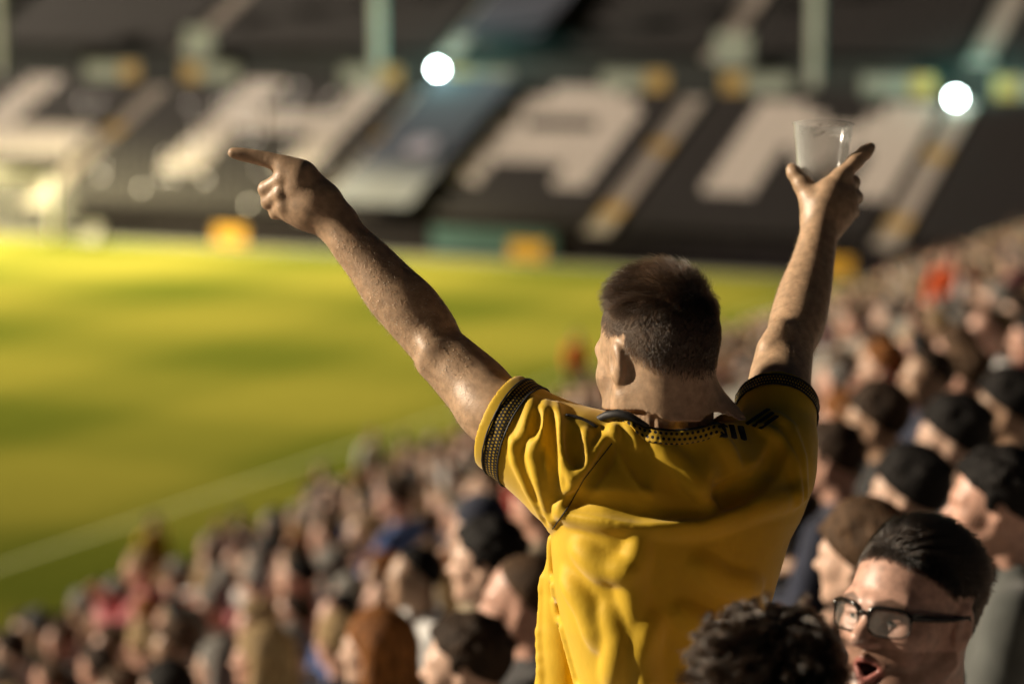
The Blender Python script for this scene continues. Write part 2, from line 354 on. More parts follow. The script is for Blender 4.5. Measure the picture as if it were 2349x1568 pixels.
for k in (-1, 1):
    b = SB(); b.hexa([(k * .28 - .02, -.35, 0), (k * .28 + .02, -.35, 0), (k * .28 + .02, .35, 0), (k * .28 - .02, .35, 0), (k * .03 - .02, -.35, .7), (k * .03 + .02, -.35, .7), (k * .03 + .02, .35, .7), (k * .03 - .02, .35, .7)])
    link('panel', b.mesh('panel', mats=mat('grey_board', (.22, .21, .19), .6, .2, 3)), t)

# ------------------------------------------------------------------ floodlight masts (outside the frame), each with its own lamp
def mast(u, v, h, tu, tv, power, label, size=62, col=(1, .86, .45)):
    t = thing('floodlight_mast', label, 'floodlight', 'floodlight masts', S(u, v, 0))
    b = MB(); b.tube([(0, 0, 0), (0, 0, h)], [.6, .3], 10); link('pole', b.mesh('mast_pole', True, M['steel']), t)
    hd = S(tu - u, tv - v, -h); hd /= np.linalg.norm(hd); sx = np.cross(hd, [0, 0, 1]); sx /= np.linalg.norm(sx); sz = np.cross(sx, hd)
    for r in range(3):
        for c in range(4):
            o = np.array([0, 0, h - 1.0]) + sx * (c - 1.5) * .9 + sz * r * .8 + hd * .6
            b = MB(); b.tube([o - hd * .3, o], [.12, .36], 12); ln = link('floodlight_head', b.mesh('floodlight_head', True, M['steel']), t)
    ld = bpy.data.lights.new('floodlight', 'SPOT'); ld.energy = power; ld.spot_size = math.radians(size); ld.spot_blend = .9; ld.color = col; ld.shadow_soft_size = 1.2
    lo = link('floodlight', ld, None); lo.location = tuple(S(u, v, h) + hd * 2.0); lo.rotation_euler = Vector(-hd).to_track_quat('Z', 'Y').to_euler()
mast(98, -108, 44, 66, -51, 1.6e6, 'tall steel floodlight mast behind the corner of the far stand', 38)
mast(50, -128, 36, 68, -70, 1.7e6, 'tall steel floodlight mast beside the opposite touchline', 24)

# ================================================================== SOLIDS FROM DISTANCE FIELDS (bodies, clothes, hair)
class Field:
    def __init__(s, lo, hi, h):
        s.lo = np.array(lo, float); s.h = h; s.n = (np.ceil((np.array(hi) - s.lo) / h)).astype(int) + 1
        s.d = np.full(s.n, .3, np.float32)
        s.ax = [(s.lo[i] + h * np.arange(s.n[i])).astype(np.float32) for i in range(3)]
    def sub(s, lo, hi):
        a = np.clip(np.floor((np.asarray(lo) - s.lo) / s.h).astype(int), 0, s.n); b = np.clip(np.ceil((np.asarray(hi) - s.lo) / s.h).astype(int) + 1, 0, s.n)
        if np.any(b <= a): return None
        sl = tuple(slice(i, j) for i, j in zip(a, b))
        return sl, s.ax[0][sl[0]][:, None, None], s.ax[1][sl[1]][None, :, None], s.ax[2][sl[2]][None, None, :]
    def put(s, prim, k=.01, mode='add'):
        f, lo, hi = prim; m = k + 5 * s.h
        q = s.sub(lo - m, hi + m)
        if q is None: return s
        sl, X, Y, Zz = q; e = f(X, Y, Zz); d = s.d[sl]
        if mode == 'add':
            hh = np.maximum(k - np.abs(d - e), 0) / k; s.d[sl] = np.minimum(d, e) - hh * hh * k * .25
        elif mode == 'cut':
            e = -e; hh = np.maximum(k - np.abs(d - e), 0) / k; s.d[sl] = np.maximum(d, e) + hh * hh * k * .25
        return s
    def limb(s, pts, k=.03, n=7):
        """a limb without beads at its joints: a smooth curve through the joints, joined to the rest with k"""
        P = np.array([p for p, _ in pts]); R = np.array([r for _, r in pts]); A = np.column_stack([P, R]); N = len(A); out = []
        E_ = np.vstack([2 * A[0] - A[1], A, 2 * A[-1] - A[-2]])
        for i in range(N - 1):
            for t in np.linspace(0, 1, n, endpoint=False):
                a, b, c, d = E_[i:i + 4]; out.append(.5 * (2 * b + (c - a) * t + (2 * a - 5 * b + 4 * c - d) * t * t + (3 * b - a - 3 * c + d) * t ** 3))
        out.append(A[-1]); out = np.array(out); m = R.max() + k + 5 * s.h
        q = s.sub(P.min(0) - m, P.max(0) + m)
        if q is None: return s
        sl, X, Y, Zz = q; e = np.full(s.d[sl].shape, .3, np.float32); G = Field.__new__(Field); G.lo, G.h, G.n = np.array([s.ax[i][sl[i].start] for i in range(3)], float), s.h, np.array(e.shape); G.ax = [s.ax[i][sl[i]] for i in range(3)]; G.d = e
        for a, b in zip(out[:-1], out[1:]): G.put(rc(a[:3], b[:3], a[3], b[3]), .0005)
        d = s.d[sl]; hh = np.maximum(k - np.abs(d - G.d), 0) / k; s.d[sl] = np.minimum(d, G.d) - hh * hh * k * .25
        return s
    def chain(s, pts, k=.01, mode='add'):
        for (a, ra), (b, rb) in zip(pts[:-1], pts[1:]): s.put(rc(a, b, ra, rb), k, mode)
        return s
    def sample(s, P):
        P = (np.asarray(P) - s.lo) / s.h; i = np.clip(np.floor(P).astype(int), 0, s.n - 2); f = P - i; r = 0
        for a in (0, 1):
            for b in (0, 1):
                for c in (0, 1):
                    w_ = (f[..., 0] if a else 1 - f[..., 0]) * (f[..., 1] if b else 1 - f[..., 1]) * (f[..., 2] if c else 1 - f[..., 2])
                    r = r + w_ * s.d[i[..., 0] + a, i[..., 1] + b, i[..., 2] + c]
        return r
    def nets(s):
        d = s.d; n = s.n; ins = d < 0
        c = np.zeros(tuple(n - 1), np.uint8)
        for a in (0, 1):
            for b in (0, 1):
                for e in (0, 1): c += ins[a:n[0] - 1 + a, b:n[1] - 1 + b, e:n[2] - 1 + e]
        act = (c > 0) & (c < 8); I = np.argwhere(act); idx = np.full(tuple(n - 1), -1, np.int32); idx[act] = np.arange(len(I))
        acc = np.zeros((len(I), 3)); cnt = np.zeros(len(I))
        for ax in range(3):
            o = [(ax + 1) % 3, (ax + 2) % 3]
            for p in (0, 1):
                for q in (0, 1):
                    A = I.copy(); A[:, o[0]] += p; A[:, o[1]] += q; B = A.copy(); B[:, ax] += 1
                    da = d[A[:, 0], A[:, 1], A[:, 2]]; db = d[B[:, 0], B[:, 1], B[:, 2]]; x = (da < 0) != (db < 0)
                    t = np.where(x, da / np.where(x, da - db, 1), 0); pt = A.astype(float); pt[:, ax] += t
                    acc += np.where(x[:, None], pt, 0); cnt += x
        v = s.lo + s.h * acc / cnt[:, None]; Q = []
        for ax in range(3):
            o1, o2 = (ax + 1) % 3, (ax + 2) % 3
            sa = [slice(None)] * 3; sb = [slice(None)] * 3; sa[ax] = slice(0, -1); sb[ax] = slice(1, None)
            sa[o1] = sb[o1] = slice(1, -1); sa[o2] = sb[o2] = slice(1, -1)
            a_, b_ = ins[tuple(sa)], ins[tuple(sb)]
            for flip in (False, True):
                E = np.argwhere((a_ & ~b_) if not flip else (~a_ & b_))
                if not len(E): continue
                E[:, o1] += 1; E[:, o2] += 1; qs = []
                for p, q in ((1, 1), (0, 1), (0, 0), (1, 0)):
                    C = E.copy(); C[:, o1] -= p; C[:, o2] -= q; qs.append(idx[C[:, 0], C[:, 1], C[:, 2]])
                qd = np.stack(qs, 1)
                Q.append(qd[:, ::-1] if flip else qd)
        q = np.concatenate(Q); q = q[(q >= 0).all(1)]
        return v, q
def rc(a, b, ra, rb):
    a = np.asarray(a, float); b = np.asarray(b, float); ba = b - a; L = float(ba @ ba) + 1e-12
    def f(X, Y, Z_):
        x, y, z = X - a[0], Y - a[1], Z_ - a[2]
        t = np.clip((x * ba[0] + y * ba[1] + z * ba[2]) / L, 0, 1)
        return np.sqrt((x - t * ba[0]) ** 2 + (y - t * ba[1]) ** 2 + (z - t * ba[2]) ** 2) - (ra + (rb - ra) * t)
    r = max(ra, rb); return f, np.minimum(a, b) - r, np.maximum(a, b) + r
def ell(c, r, R=None):
    c = np.asarray(c, float); r = np.asarray(r, float); R = np.eye(3) if R is None else np.asarray(R)
    def f(X, Y, Z_):
        x, y, z = X - c[0], Y - c[1], Z_ - c[2]
        p = [R[0, i] * x + R[1, i] * y + R[2, i] * z for i in range(3)]
        k0 = np.sqrt(sum((p[i] / r[i]) ** 2 for i in range(3))); k1 = np.sqrt(sum((p[i] / r[i] ** 2) ** 2 for i in range(3)))
        return k0 * (k0 - 1) / np.maximum(k1, 1e-6)
    m = np.sqrt((R ** 2) @ (r ** 2)); return f, c - m, c + m
def half(p, n, big=.5):
    p = np.asarray(p, float); n = np.asarray(n, float); n = n / np.linalg.norm(n)
    return (lambda X, Y, Z_: (X - p[0]) * n[0] + (Y - p[1]) * n[1] + (Z_ - p[2]) * n[2]), p - big, p + big
def rotz(a): c, s_ = math.cos(a), math.sin(a); return np.array([[c, -s_, 0], [s_, c, 0], [0, 0, 1.]])
def rotx(a): c, s_ = math.cos(a), math.sin(a); return np.array([[1., 0, 0], [0, c, -s_], [0, s_, c]])
def roty(a): c, s_ = math.cos(a), math.sin(a); return np.array([[c, 0, s_], [0, 1., 0], [-s_, 0, c]])
class Xf:
    def __init__(s, o, R=None, k=1.0): s.o = np.asarray(o, float); s.R = np.eye(3) if R is None else R; s.k = k
    def __call__(s, *p): return s.o + s.k * (s.R @ np.array(p, float))
    def inv(s, P): return ((np.asarray(P) - s.o) @ s.R) / s.k
CRAN = ((0, -.012, .026), (.0795, .101, .093))
def head(F, T, detail=False, mouth=0.0, neck_to=None, neck_r=.058, jaw=1.0):
    """a head in its own frame: face towards +y, centre of the head at the origin, 0.24 high"""
    k = T.k; E = lambda c, r, R=None: ell(T(*c), np.array(r) * k, T.R if R is None else T.R @ R)
    C = lambda a, b, ra, rb: rc(T(*a), T(*b), ra * k, rb * k)
    F.put(E(*CRAN), .01)
    F.put(E((0, .032, -.026), (.063, .066, .086)), .03)
    F.put(E((0, .04, -.086 - mouth * .012), (.047 * jaw, .046, .034)), .03)
    for s in (-1, 1):
        F.put(C((s * .056 * jaw, .0, -.058), (s * .024, .07, -.1 - mouth * .012), .017, .017), .025)
        F.put(E((s * .043, .058, -.032), (.024, .027, .026)), .025)
        F.put(C((s * .012, .093, .010), (s * .045, .078, .012), .010, .010), .02)
    F.put(C((0, .088, .0), (0, .114, -.034), .008, .0125), .014)
    F.put(E((0, .079, -.109 - mouth * .014), (.021, .018, .016)), .02)
    for s in (-1, 1):
        F.put(E((s * .033, .099, -.009), (.017, .014, .012)), .012, 'cut')
        F.put(E((s * .012, .102, -.042), (.0085, .011, .0075)), .006)
        F.put(E((s * .081, -.008, -.012), (.0085, .018, .031), rotz(s * .05) @ rotx(.15)), .008)
        F.put(E((s * .0895, -.004, -.008), (.006, .011, .018), rotz(s * .05) @ rotx(.15)), .005, 'cut')
        if detail:
            F.put(E((s * .031, .0775, -.008), (.0138, .0138, .0138)), .002)
            F.put(E((s * .031, .093, -.0105), (.0145, .008, .0040)), .003, 'cut')
            F.put(C((s * .018, .0915, -.0035), (s * .044, .086, -.006), .003, .003), .004)
    mo = mouth
    if mo > 0: F.put(E((0, .092, -.073 - mo * .006), (.022, .03, .004 + .011 * mo)), .006, 'cut')
    zu, zl = -.066 + .004 * mo, -.078 - .017 * mo
    for s in (-1, 1):
        F.put(C((0, .0985, zu), (s * .026, .084, -.072), .0056, .0034), .005)
        F.put(C((0, .096, zl), (s * .025, .083, -.073), .0066, .0034), .005)
    nb = neck_to if neck_to is not None else T(0, -.05, -.2)
    F.put(rc(T(0, -.022, -.055), nb, neck_r * k * .98, neck_r * k * 1.05), .03)
def to_obj(name, F, parent, m, Mw=None, org=(0, 0, 0), smooth_it=1):
    v, q = F.nets()
    for _ in range(smooth_it):
        acc = np.zeros_like(v); cnt = np.zeros(len(v))
        for i in range(4):
            a, b_ = q[:, i], q[:, (i + 1) % 4]
            np.add.at(acc, a, v[b_]); np.add.at(cnt, a, 1); np.add.at(acc, b_, v[a]); np.add.at(cnt, b_, 1)
        v = v * .5 + .5 * acc / np.maximum(cnt, 1)[:, None]
    vl = v
    if Mw is not None: v = Mw(v)
    me = np_mesh(name, v - np.asarray(org), q); o = link(name, me, parent, m)
    return o, vl, q
def normals_of(v, q):
    n = np.cross(v[q[:, 2]] - v[q[:, 0]], v[q[:, 3]] - v[q[:, 1]]); return n / (np.linalg.norm(n, axis=1)[:, None] + 1e-12)
def strands(name, pts, r0, r1, m, parent):
    N, n, _ = pts.shape; cu = bpy.data.hair_curves.new(name); cu.add_curves([n] * N)
    cu.attributes['position'].data.foreach_set('vector', pts.astype(np.float32).ravel())
    ra = cu.attributes.get('radius') or cu.attributes.new('radius', 'FLOAT', 'POINT')
    ra.data.foreach_set('value', np.tile(np.linspace(r0, r1, n), N).astype(np.float32))
    cu.materials.append(m); o = bpy.data.objects.new(name, cu); COL.objects.link(o); o.parent = parent; return o
def sstep(a, b, x): t = np.clip((x - a) / (b - a), 0, 1); return t * t * (3 - 2 * t)

HAIRC = {'black': (.012, .010, .009), 'dark brown': (.045, .027, .016), 'brown': (.11, .065, .036), 'fair': (.40, .28, .14), 'ginger': (.26, .10, .025), 'grey': (.28, .27, .25)}
for k_, c_ in HAIRC.items(): M['h_' + k_] = mat('hair_' + k_.replace(' ', '_'), c_, .6, .6, 60, .9, 120, stretch=(1, 1, .3), spec=.15)
SKINC = {'fair': (.66, .44, .33), 'ruddy': (.62, .36, .27), 'tan': (.46, .29, .19)}
for k_, c_ in SKINC.items(): M['s_' + k_] = skin('skin_' + k_, c_)
CLOTHC = {'black': (.012, .012, .013), 'charcoal': (.035, .035, .037), 'navy': (.012, .018, .045), 'dark grey': (.07, .07, .072), 'brown': (.07, .045, .03), 'olive': (.06, .06, .03),
          'white': (.68, .67, .66), 'pale grey': (.36, .36, .35), 'maroon': (.10, .018, .02), 'pink': (.60, .20, .22), 'blue': (.03, .08, .26), 'beige': (.34, .27, .18), 'red': (.5, .05, .03), 'yellow': (.62, .38, .02), 'orange': (.85, .12, .015), 'teal': (.04, .28, .36), 'grey green': (.085, .092, .085), 'pale blue': (.38, .55, .56), 'lilac': (.30, .24, .34)}
for k_, c_ in CLOTHC.items(): M['c_' + k_] = mat('cloth_' + k_.replace(' ', '_'), c_, .85, .25, 12, .5, 9, sheen=.15)
M['trousers'] = mat('dark_trousers', (.02, .022, .03), .85, .3, 14, .3, 30); M['trousers2'] = mat('grey_trousers', (.06, .06, .06), .85, .3, 14, .3, 30)

# ------------------------------------------------------------------ one seated or standing spectator, face towards +y, feet at z = 0
HC = np.array([0, .045, 1.235])                      # head centre when seated
def arms(pose):
    """shoulder, elbow, wrist, hand direction for both arms"""
    sh = {s: np.array([s * .185, .0, 1.0]) for s in (-1, 1)}
    el, wr, hd = {}, {}, {}
    for s in (-1, 1):
        if pose == 'lap': el[s], wr[s], hd[s] = (s * .25, .05, .74), (s * .12, .27, .66), (-s * .4, .9, -.1)
        elif pose == 'clap': el[s], wr[s], hd[s] = (s * .25, .12, .80), (s * .05, .30, .98), (-s * .05, .5, .85)
        elif pose == 'folded': el[s], wr[s], hd[s] = (s * .24, .10, .76), (-s * .02, .23, .82 + s * .02), (-s, .1, .1)
        elif pose == 'chin': el[s], wr[s], hd[s] = ((.19, .16, .76), (.05, .20, 1.02), (-.1, -.1, 1)) if s > 0 else ((-.25, .05, .74), (-.08, .28, .68), (.5, .9, 0))
        elif pose == 'raised': el[s], wr[s], hd[s] = ((.30, .10, 1.16), (.24, .18, 1.40), (-.1, .2, 1)) if s > 0 else ((-.25, .05, .74), (-.1, .27, .68), (.5, .9, 0))
        else: el[s], wr[s], hd[s] = (s * .25, -.01, .74 + .0), (s * .25, .06, .50), (0, .15, -1)
    a = np.array
    return {s: (sh[s], a(el[s], float), a(wr[s], float), nrm(a(hd[s], float))) for s in (-1, 1)}
def hand(F, w_, d_, k=.008):
    side = np.cross(d_, [0, .3, 1.0]); side = side / (np.linalg.norm(side) + 1e-6); pn = np.cross(side, d_)
    F.put(rc(w_, w_ + d_ * .07, .026, .034), k)
    for i, (o, L) in enumerate(((-.028, .062), (-.01, .075), (.01, .07), (.027, .055))):
        b0 = w_ + d_ * .085 + side * o; m_ = b0 + d_ * L * .55 + pn * .006; F.chain([(b0, .0095), (m_, .009), (m_ + d_ * L * .42 - pn * .02, .0075)], .004)
    F.chain([(w_ + d_ * .03 + side * -.03, .013), (w_ + d_ * .07 + side * -.055, .010), (w_ + d_ * .1 + side * -.058, .008)], .006)
def make_pose(pose, h, stand=False):
    dz = .46 if stand else 0.0; o = np.array([0, 0, dz]); T = Xf(HC + o)
    ar = arms(pose)
    lo, hi = (-.40, -.30, -.02), (.40, .62 if not stand else .45, 1.72 + dz if pose == 'raised' else 1.42 + dz)
    B = Field(lo, hi, h); head(B, T, neck_to=np.array([0, -.01, 1.0]) + o)
    J = Field(lo, hi, h); Tr = Field(lo, hi, h)
    for F, g in ((B, 0.0), (J, .022)):
        F.put(ell(np.array([0, -.0, .88]) + o, (.165 + g, .105 + g, .19)), .03)
        F.put(ell(np.array([0, .01, .66]) + o, (.155 + g, .115 + g, .2)), .06)
        F.put(rc(np.array([-.14, -.01, 1.0]) + o, np.array([.14, -.01, 1.0]) + o, .05 + g, .05 + g), .06)
        for s in (-1, 1):
            a, e, w_, d_ = (p + (o if i < 3 else 0) for i, p in enumerate(ar[s]))
            F.chain([(a, .052 + g), ((a + e) / 2, .047 + g), (e, .04 + g), (e * .4 + w_ * .6, .04 + g * .9), (w_ + (0 if F is B else 0) * d_, .028 + g * .7)], .03)
            if F is B: hand(F, w_, d_)
    J.put(rc(np.array([0, -.015, 1.02]) + o, np.array([0, -.01, 1.075]) + o, .07, .074), .02)
    J.put(rc(np.array([0, -.01, 1.07]) + o, np.array([0, .0, 1.13]) + o, .064, .066), .006, 'cut')
    for F, g in ((B, 0.0), (Tr, .014)):
        F.put(ell(np.array([0, .0, .5]) + o, (.165 + g, .12 + g, .1 + g)), .04)
        for s in (-1, 1):
            if stand: F.chain([((s * .09, 0, .9), .085 + g), ((s * .1, .01, .5), .058 + g), ((s * .1, -.01, .1), .04 + g)], .03); kx = (s * .1, -.01, .06)
            else: F.chain([((s * .09, .05, .5), .085 + g), ((s * .12, .44, .49), .06 + g), ((s * .12, .43, .10), .04 + g)], .03); kx = (s * .12, .43, .06)
            F.chain([(kx, .042), ((kx[0], kx[1] + .13, .045), .038)], .02)
    return B, J, Tr
def hair_field(kind, h, T, F=None):
    F = F or Field(T.o - np.array([.17, .2, .30]) * T.k, T.o + np.array([.17, .18, .19]) * T.k, h)
    c, r = np.array(CRAN[0]), np.array(CRAN[1]); E = lambda c_, r_: ell(T(*c_), np.array(r_) * T.k, T.R)
    C = lambda a, b, ra, rb: rc(T(*a), T(*b), ra * T.k, rb * T.k)
    def cutplane(front, nape):
        n = T.R @ np.array([0, -(front[1] - nape[1]) / (front[0] - nape[0]), 1.0]); n = n / np.linalg.norm(n); p = T(0, *front)
        F.put((lambda X, Y, Z_: ((X - p[0]) * n[0] + (Y - p[1]) * n[1] + (Z_ - p[2]) * n[2]), T.o - .4, T.o + .4), .01, 'cut')
    if kind == 'short':
        F.put(E(c + (0, -.002, .004), r + (.006, .008, .010)))
        for i in range(40):
            a = rng.uniform(0, 6.28); e = rng.uniform(.2, 1.5); p = (c + r * 1.08 * np.array([math.cos(a) * math.cos(e), math.sin(a) * math.cos(e), math.sin(e)])); F.put(E(p, (.014, .016, .009)), .012)
        cutplane((.090, .070), (-.1, -.055))
        for sx in (-1, 1): F.put(E((sx * .082, .012, .012), (.008, .014, .022)), .008)
    elif kind == 'receding': F.put(E(c + (0, -.004, 0), r + (.006, .008, .004))); cutplane((.06, .088), (-.1, -.06))
    elif kind == 'full':
        F.put(E(c + (0, -.002, .006), r + (.014, .016, .020))); 
        for i in range(26):
            a = rng.uniform(0, 6.28); e = rng.uniform(.1, 1.4); p = (c + r * 1.12 * np.array([math.cos(a) * math.cos(e), math.sin(a) * math.cos(e), math.sin(e)])); F.put(E(p, (.02, .02, .012)), .015)
        cutplane((.092, .055), (-.11, -.075))
    elif kind == 'long':
        F.put(E(c + (0, -.006, .004), r + (.014, .014, .012))); cutplane((.092, .06), (-.12, -.14))
        for s in (-1, 1): F.chain([(T(s * .075, -.02, .02), .03 * T.k), (T(s * .088, -.015, -.09), .034 * T.k), (T(s * .08, .0, -.2), .03 * T.k), (T(s * .07, .03, -.26), .018 * T.k)], .03)
        F.chain([(T(0, -.08, .0), .06 * T.k), (T(0, -.09, -.12), .06 * T.k), (T(0, -.085, -.24), .045 * T.k)], .04)
    elif kind == 'tied':
        F.put(E(c + (0, -.002, .002), r + (.008, .01, .008))); cutplane((.085, .062), (-.1, -.07)); F.put(E((0, -.135, .03), (.03, .034, .035)), .015)
    elif kind == 'beanie':
        F.put(E(c + (0, -.003, .012), r + (.010, .010, .018))); cutplane((.1, .045), (-.1, -.02))
    return F
POSES = {}; HAIRS = {}
def join_low(parts):
    V_, Q_, I_ = [], [], []; n = 0
    for i, F in parts:
        v, q = F.nets(); V_.append(v); Q_.append(q + n); I_.append(np.full(len(q), i)); n += len(v)
    return np.concatenate(V_), np.concatenate(Q_), np.concatenate(I_)
PN = ('lap', 'clap', 'folded', 'chin', 'raised'); HN = ('short', 'receding', 'full', 'long', 'tied', 'beanie')
for p_ in PN + ('side',):
    res = []
    for nm, F in zip(('body', 'jacket', 'trousers'), make_pose(p_, .0095, p_ == 'side')):
        v, q = F.nets(); res.append(np_mesh(nm + '_' + p_, v, q))
    POSES[p_] = res
T0 = Xf((0, 0, 0))
for h_ in HN: v, q = hair_field(h_, .0065, T0).nets(); HAIRS[h_] = np_mesh('hair_' + h_, v, q)
LOW = {}
for p_ in PN:
    B_, J_, Tr_ = make_pose(p_, .026)
    for F in (B_, J_): F.d[:, :, :int(.55 / .026)] = .3
    for h_ in HN: LOW[p_, h_] = join_low([(0, B_), (1, J_), (2, hair_field(h_, .021, Xf(HC)))])
for me in [m for r in POSES.values() for m in r] + list(HAIRS.values()): me.materials.append(M['rubber'])
def oslot(o, m): o.material_slots[0].link = 'OBJECT'; o.material_slots[0].material = m
def person(label, loc, face, pose, hair, hcol, scol, ccol, group=None, trous='trousers', scale=1.0, tilt=0.0):
    """loc: feet or seat base point; face: world angle of the face direction"""
    e = thing('person', label, 'person', group, loc); e.rotation_euler = (tilt, 0, face - math.pi / 2); e.scale = (scale,) * 3
    bo, ja, tr = POSES[pose]
    o = link('body', bo, e); oslot(o, M['s_' + scol]); o = link('jacket', ja, e); oslot(o, M['c_' + ccol]); o = link('trousers', tr, e); oslot(o, M[trous])
    if hair:
        o = link('knitted_hat' if hair == 'beanie' else 'hair', HAIRS[hair], e, loc=HC + (np.array([0, 0, .46]) if pose == 'side' else 0)); oslot(o, M[('c_' if hair == 'beanie' else 'h_') + hcol])
    return e

# ================================================================== THE NEAR STAND
VR0, RP, NRK = -1.05, .74, .366
def nz(v): return 7.95 + NRK * v if v > -4.6 else 5.56 + .335 * (v + 5.8)
ns = thing('near_stand', 'near seating stand with concrete steps under the crowd', 'stand')
b = SB()
for k in range(-3, 21):
    v = VR0 - RP * k; b.box(-8, 66, v - RP / 2, v + RP / 2 - .002, 0, nz(v) )
link('terrace', b.mesh('near_terrace', mats=M['concrete']), ns)
VF = VR0 - RP * 20 - RP / 2
b = SB(); b.box(-8, 66, VF - .28, VF - .01, 0, nz(VF) + .55); link('front_wall', b.mesh('near_front_wall', mats=M['darkconc']), ns)
b = SB(); b.box(10.2, 15.6, -4.62, -4.40, nz(-4.7) - .3, 7.44); b.box(10.15, 15.65, -4.66, -4.36, 7.44, 7.52); link('parapet', b.mesh('parapet', mats=M['parapet']), ns)
b = MB()
hu, hv = 15.2, -12.6
for i in range(6): b.tube([S(hu, hv + i * 1.0, nz(hv + i) - .1), S(hu, hv + i * 1.0, nz(hv + i) + 1.0)], .022, 8)
b.tube([S(hu, hv - .2, nz(hv - .2) + 1.0), S(hu, hv + 5.2, nz(hv + 5.2) + 1.0)], .025, 8); b.tube([S(hu, hv - .2, nz(hv - .2) + .5), S(hu, hv + 5.2, nz(hv + 5.2) + .5)], .02, 8)
link('stair_handrail', b.mesh('stair_handrail', True, M['steel']), ns)
# a tip-up seat, sat on: local frame of the spectator (face +y)
b = MB(); b.hexa([(-.22, -.13, .38), (.22, -.13, .38), (.21, .26, .40), (-.21, .26, .40), (-.22, -.13, .41), (.22, -.13, .41), (.21, .26, .43), (-.21, .26, .43)])
b.hexa([(-.22, -.17, .40), (.22, -.17, .40), (.22, -.145, .40), (-.22, -.145, .40), (-.20, -.24, .80), (.20, -.24, .80), (.20, -.215, .80), (-.20, -.215, .80)]); b.box(-.03, .03, -.12, -.06, 0, .38)
seat_near = b; seat_near_me = b.mesh('near_seat', mats=M['blackseat'])

# ================================================================== THE MAN IN THE YELLOW SHIRT (built in camera-aligned metres, then moved to the world)
def r_(px, dep=3.8): return px * dep / FPX
D0 = 3.80
man_base = W(1530, 1000, D0); man_base = np.array([man_base[0], man_base[1], nz(VR0 - RP)])
man = thing('person', 'man in a yellow football shirt standing with both arms raised, seen from behind', 'person', None, man_base)
ck = lambda *a: cs(*a)
LA = [((1300, 1040, 3.80), 84), ((1225, 985, 3.82), 86), ((1138, 943, 3.85), 83), ((1093, 890, 3.88), 77), ((1045, 842, 3.90), 70), ((1008, 800, 3.92), 62), ((980, 758, 3.93), 68), ((940, 708, 3.94), 71),
      ((898, 665, 3.95), 67), ((851, 607, 3.96), 57), ((802, 553, 3.97), 49), ((770, 507, 3.98), 44)]
RA = [((1775, 1045, 3.88), 84), ((1788, 960, 3.95), 80), ((1788, 885, 4.00), 73), ((1796, 837, 4.04), 67), ((1812, 790, 4.07), 58), ((1829, 738, 4.11), 64), ((1846, 671, 4.15), 60), ((1863, 608, 4.18), 50), ((1877, 543, 4.21), 43), ((1885, 505, 4.23), 42)]
HT = Xf(ck(1508, 807, 3.81), rotz(math.radians(32)) @ rotx(math.radians(-4)) @ roty(math.radians(-4)), 1.06)
GH = .0034
B = Field((-150 * GH, 3.50, -228 * GH), (.66, 4.38, .40), GH)
head(B, HT, detail=True, neck_to=ck(1526, 1010, 3.825), neck_r=.067, jaw=1.12)
B.put(rc(ck(1480, 1070, 3.82), ck(1590, 1070, 3.83), r_(70), r_(70)), .012)                      # trapezius
B.put(ell(ck(1555, 1170, 3.82), (.165, .105, .2)), .05); B.put(ell(ck(1530, 1420, 3.85), (.15, .11, .25)), .06)
for arm in (LA, RA): B.limb([(ck(*p), r_(r, p[2])) for p, r in arm], .03)
B.put(rc(ck(1310, 1060, 3.80), ck(1480, 1060, 3.80), r_(70), r_(65)), .012); B.put(rc(ck(1770, 1060, 3.9), ck(1600, 1060, 3.82), r_(70), r_(65)), .012)
# elbow shapes, forearm tendons
B.put(rc(ck(978, 832, 3.892), ck(990, 800, 3.885), r_(17), r_(24)), .03)
B.put(rc(ck(1765, 790, 4.03), ck(1790, 760, 4.04), r_(18), r_(26)), .03)
# left hand: fist with the index finger out, back of the hand to the camera
hd = 3.985
def hc(px, py, dd=0.0): return ck(px, py, hd + dd)
B.chain([(hc(772, 508), r_(43)), (hc(728, 470), r_(47)), (hc(690, 440, .004), r_(46))], .02)
B.chain([(hc(755, 505, .0), r_(34)), (hc(705, 488, .005), r_(36)), (hc(665, 478, .01), r_(34))], .02)
B.chain([(hc(745, 455), r_(34)), (hc(690, 405), r_(33)), (hc(655, 388), r_(25))], .02)
B.limb([(hc(690, 402, .0), r_(30)), (hc(660, 385, .0), r_(25)), (hc(632, 372, .002), r_(20.5)), (hc(592, 361.5, .006), r_(18)), (hc(558, 355, .008), r_(16.5)), (hc(535, 351, .008), r_(13.5))], .012)   # index
for kn, pip, dip, tip, rr in (((648, 412, -.002), (611, 434, .018), (622, 446, .048), (650, 440, .055), 20), ((645, 445, -.002), (617, 463, .02), (630, 470, .05), (655, 463, .055), 19), ((650, 473, .0), (633, 488, .02), (645, 490, .046), (664, 482, .05), 16)):
    B.chain([(hc(*kn), r_(rr + 2)), (hc(*pip), r_(rr)), (hc(*dip), r_(rr * .9)), (hc(*tip), r_(rr * .8))], .005)
    B.put(rc(hc(kn[0] + 2, kn[1] - 2, kn[2] - .004), hc(kn[0] + 2, kn[1], kn[2] - .004), r_(rr * .8), r_(rr * .8)), .01)
B.chain([(hc(745, 450, .03), r_(26)), (hc(690, 405, .05), r_(22)), (hc(655, 410, .06), r_(19)), (hc(628, 425, .066), r_(15))], .008)          # thumb folded over the fingers
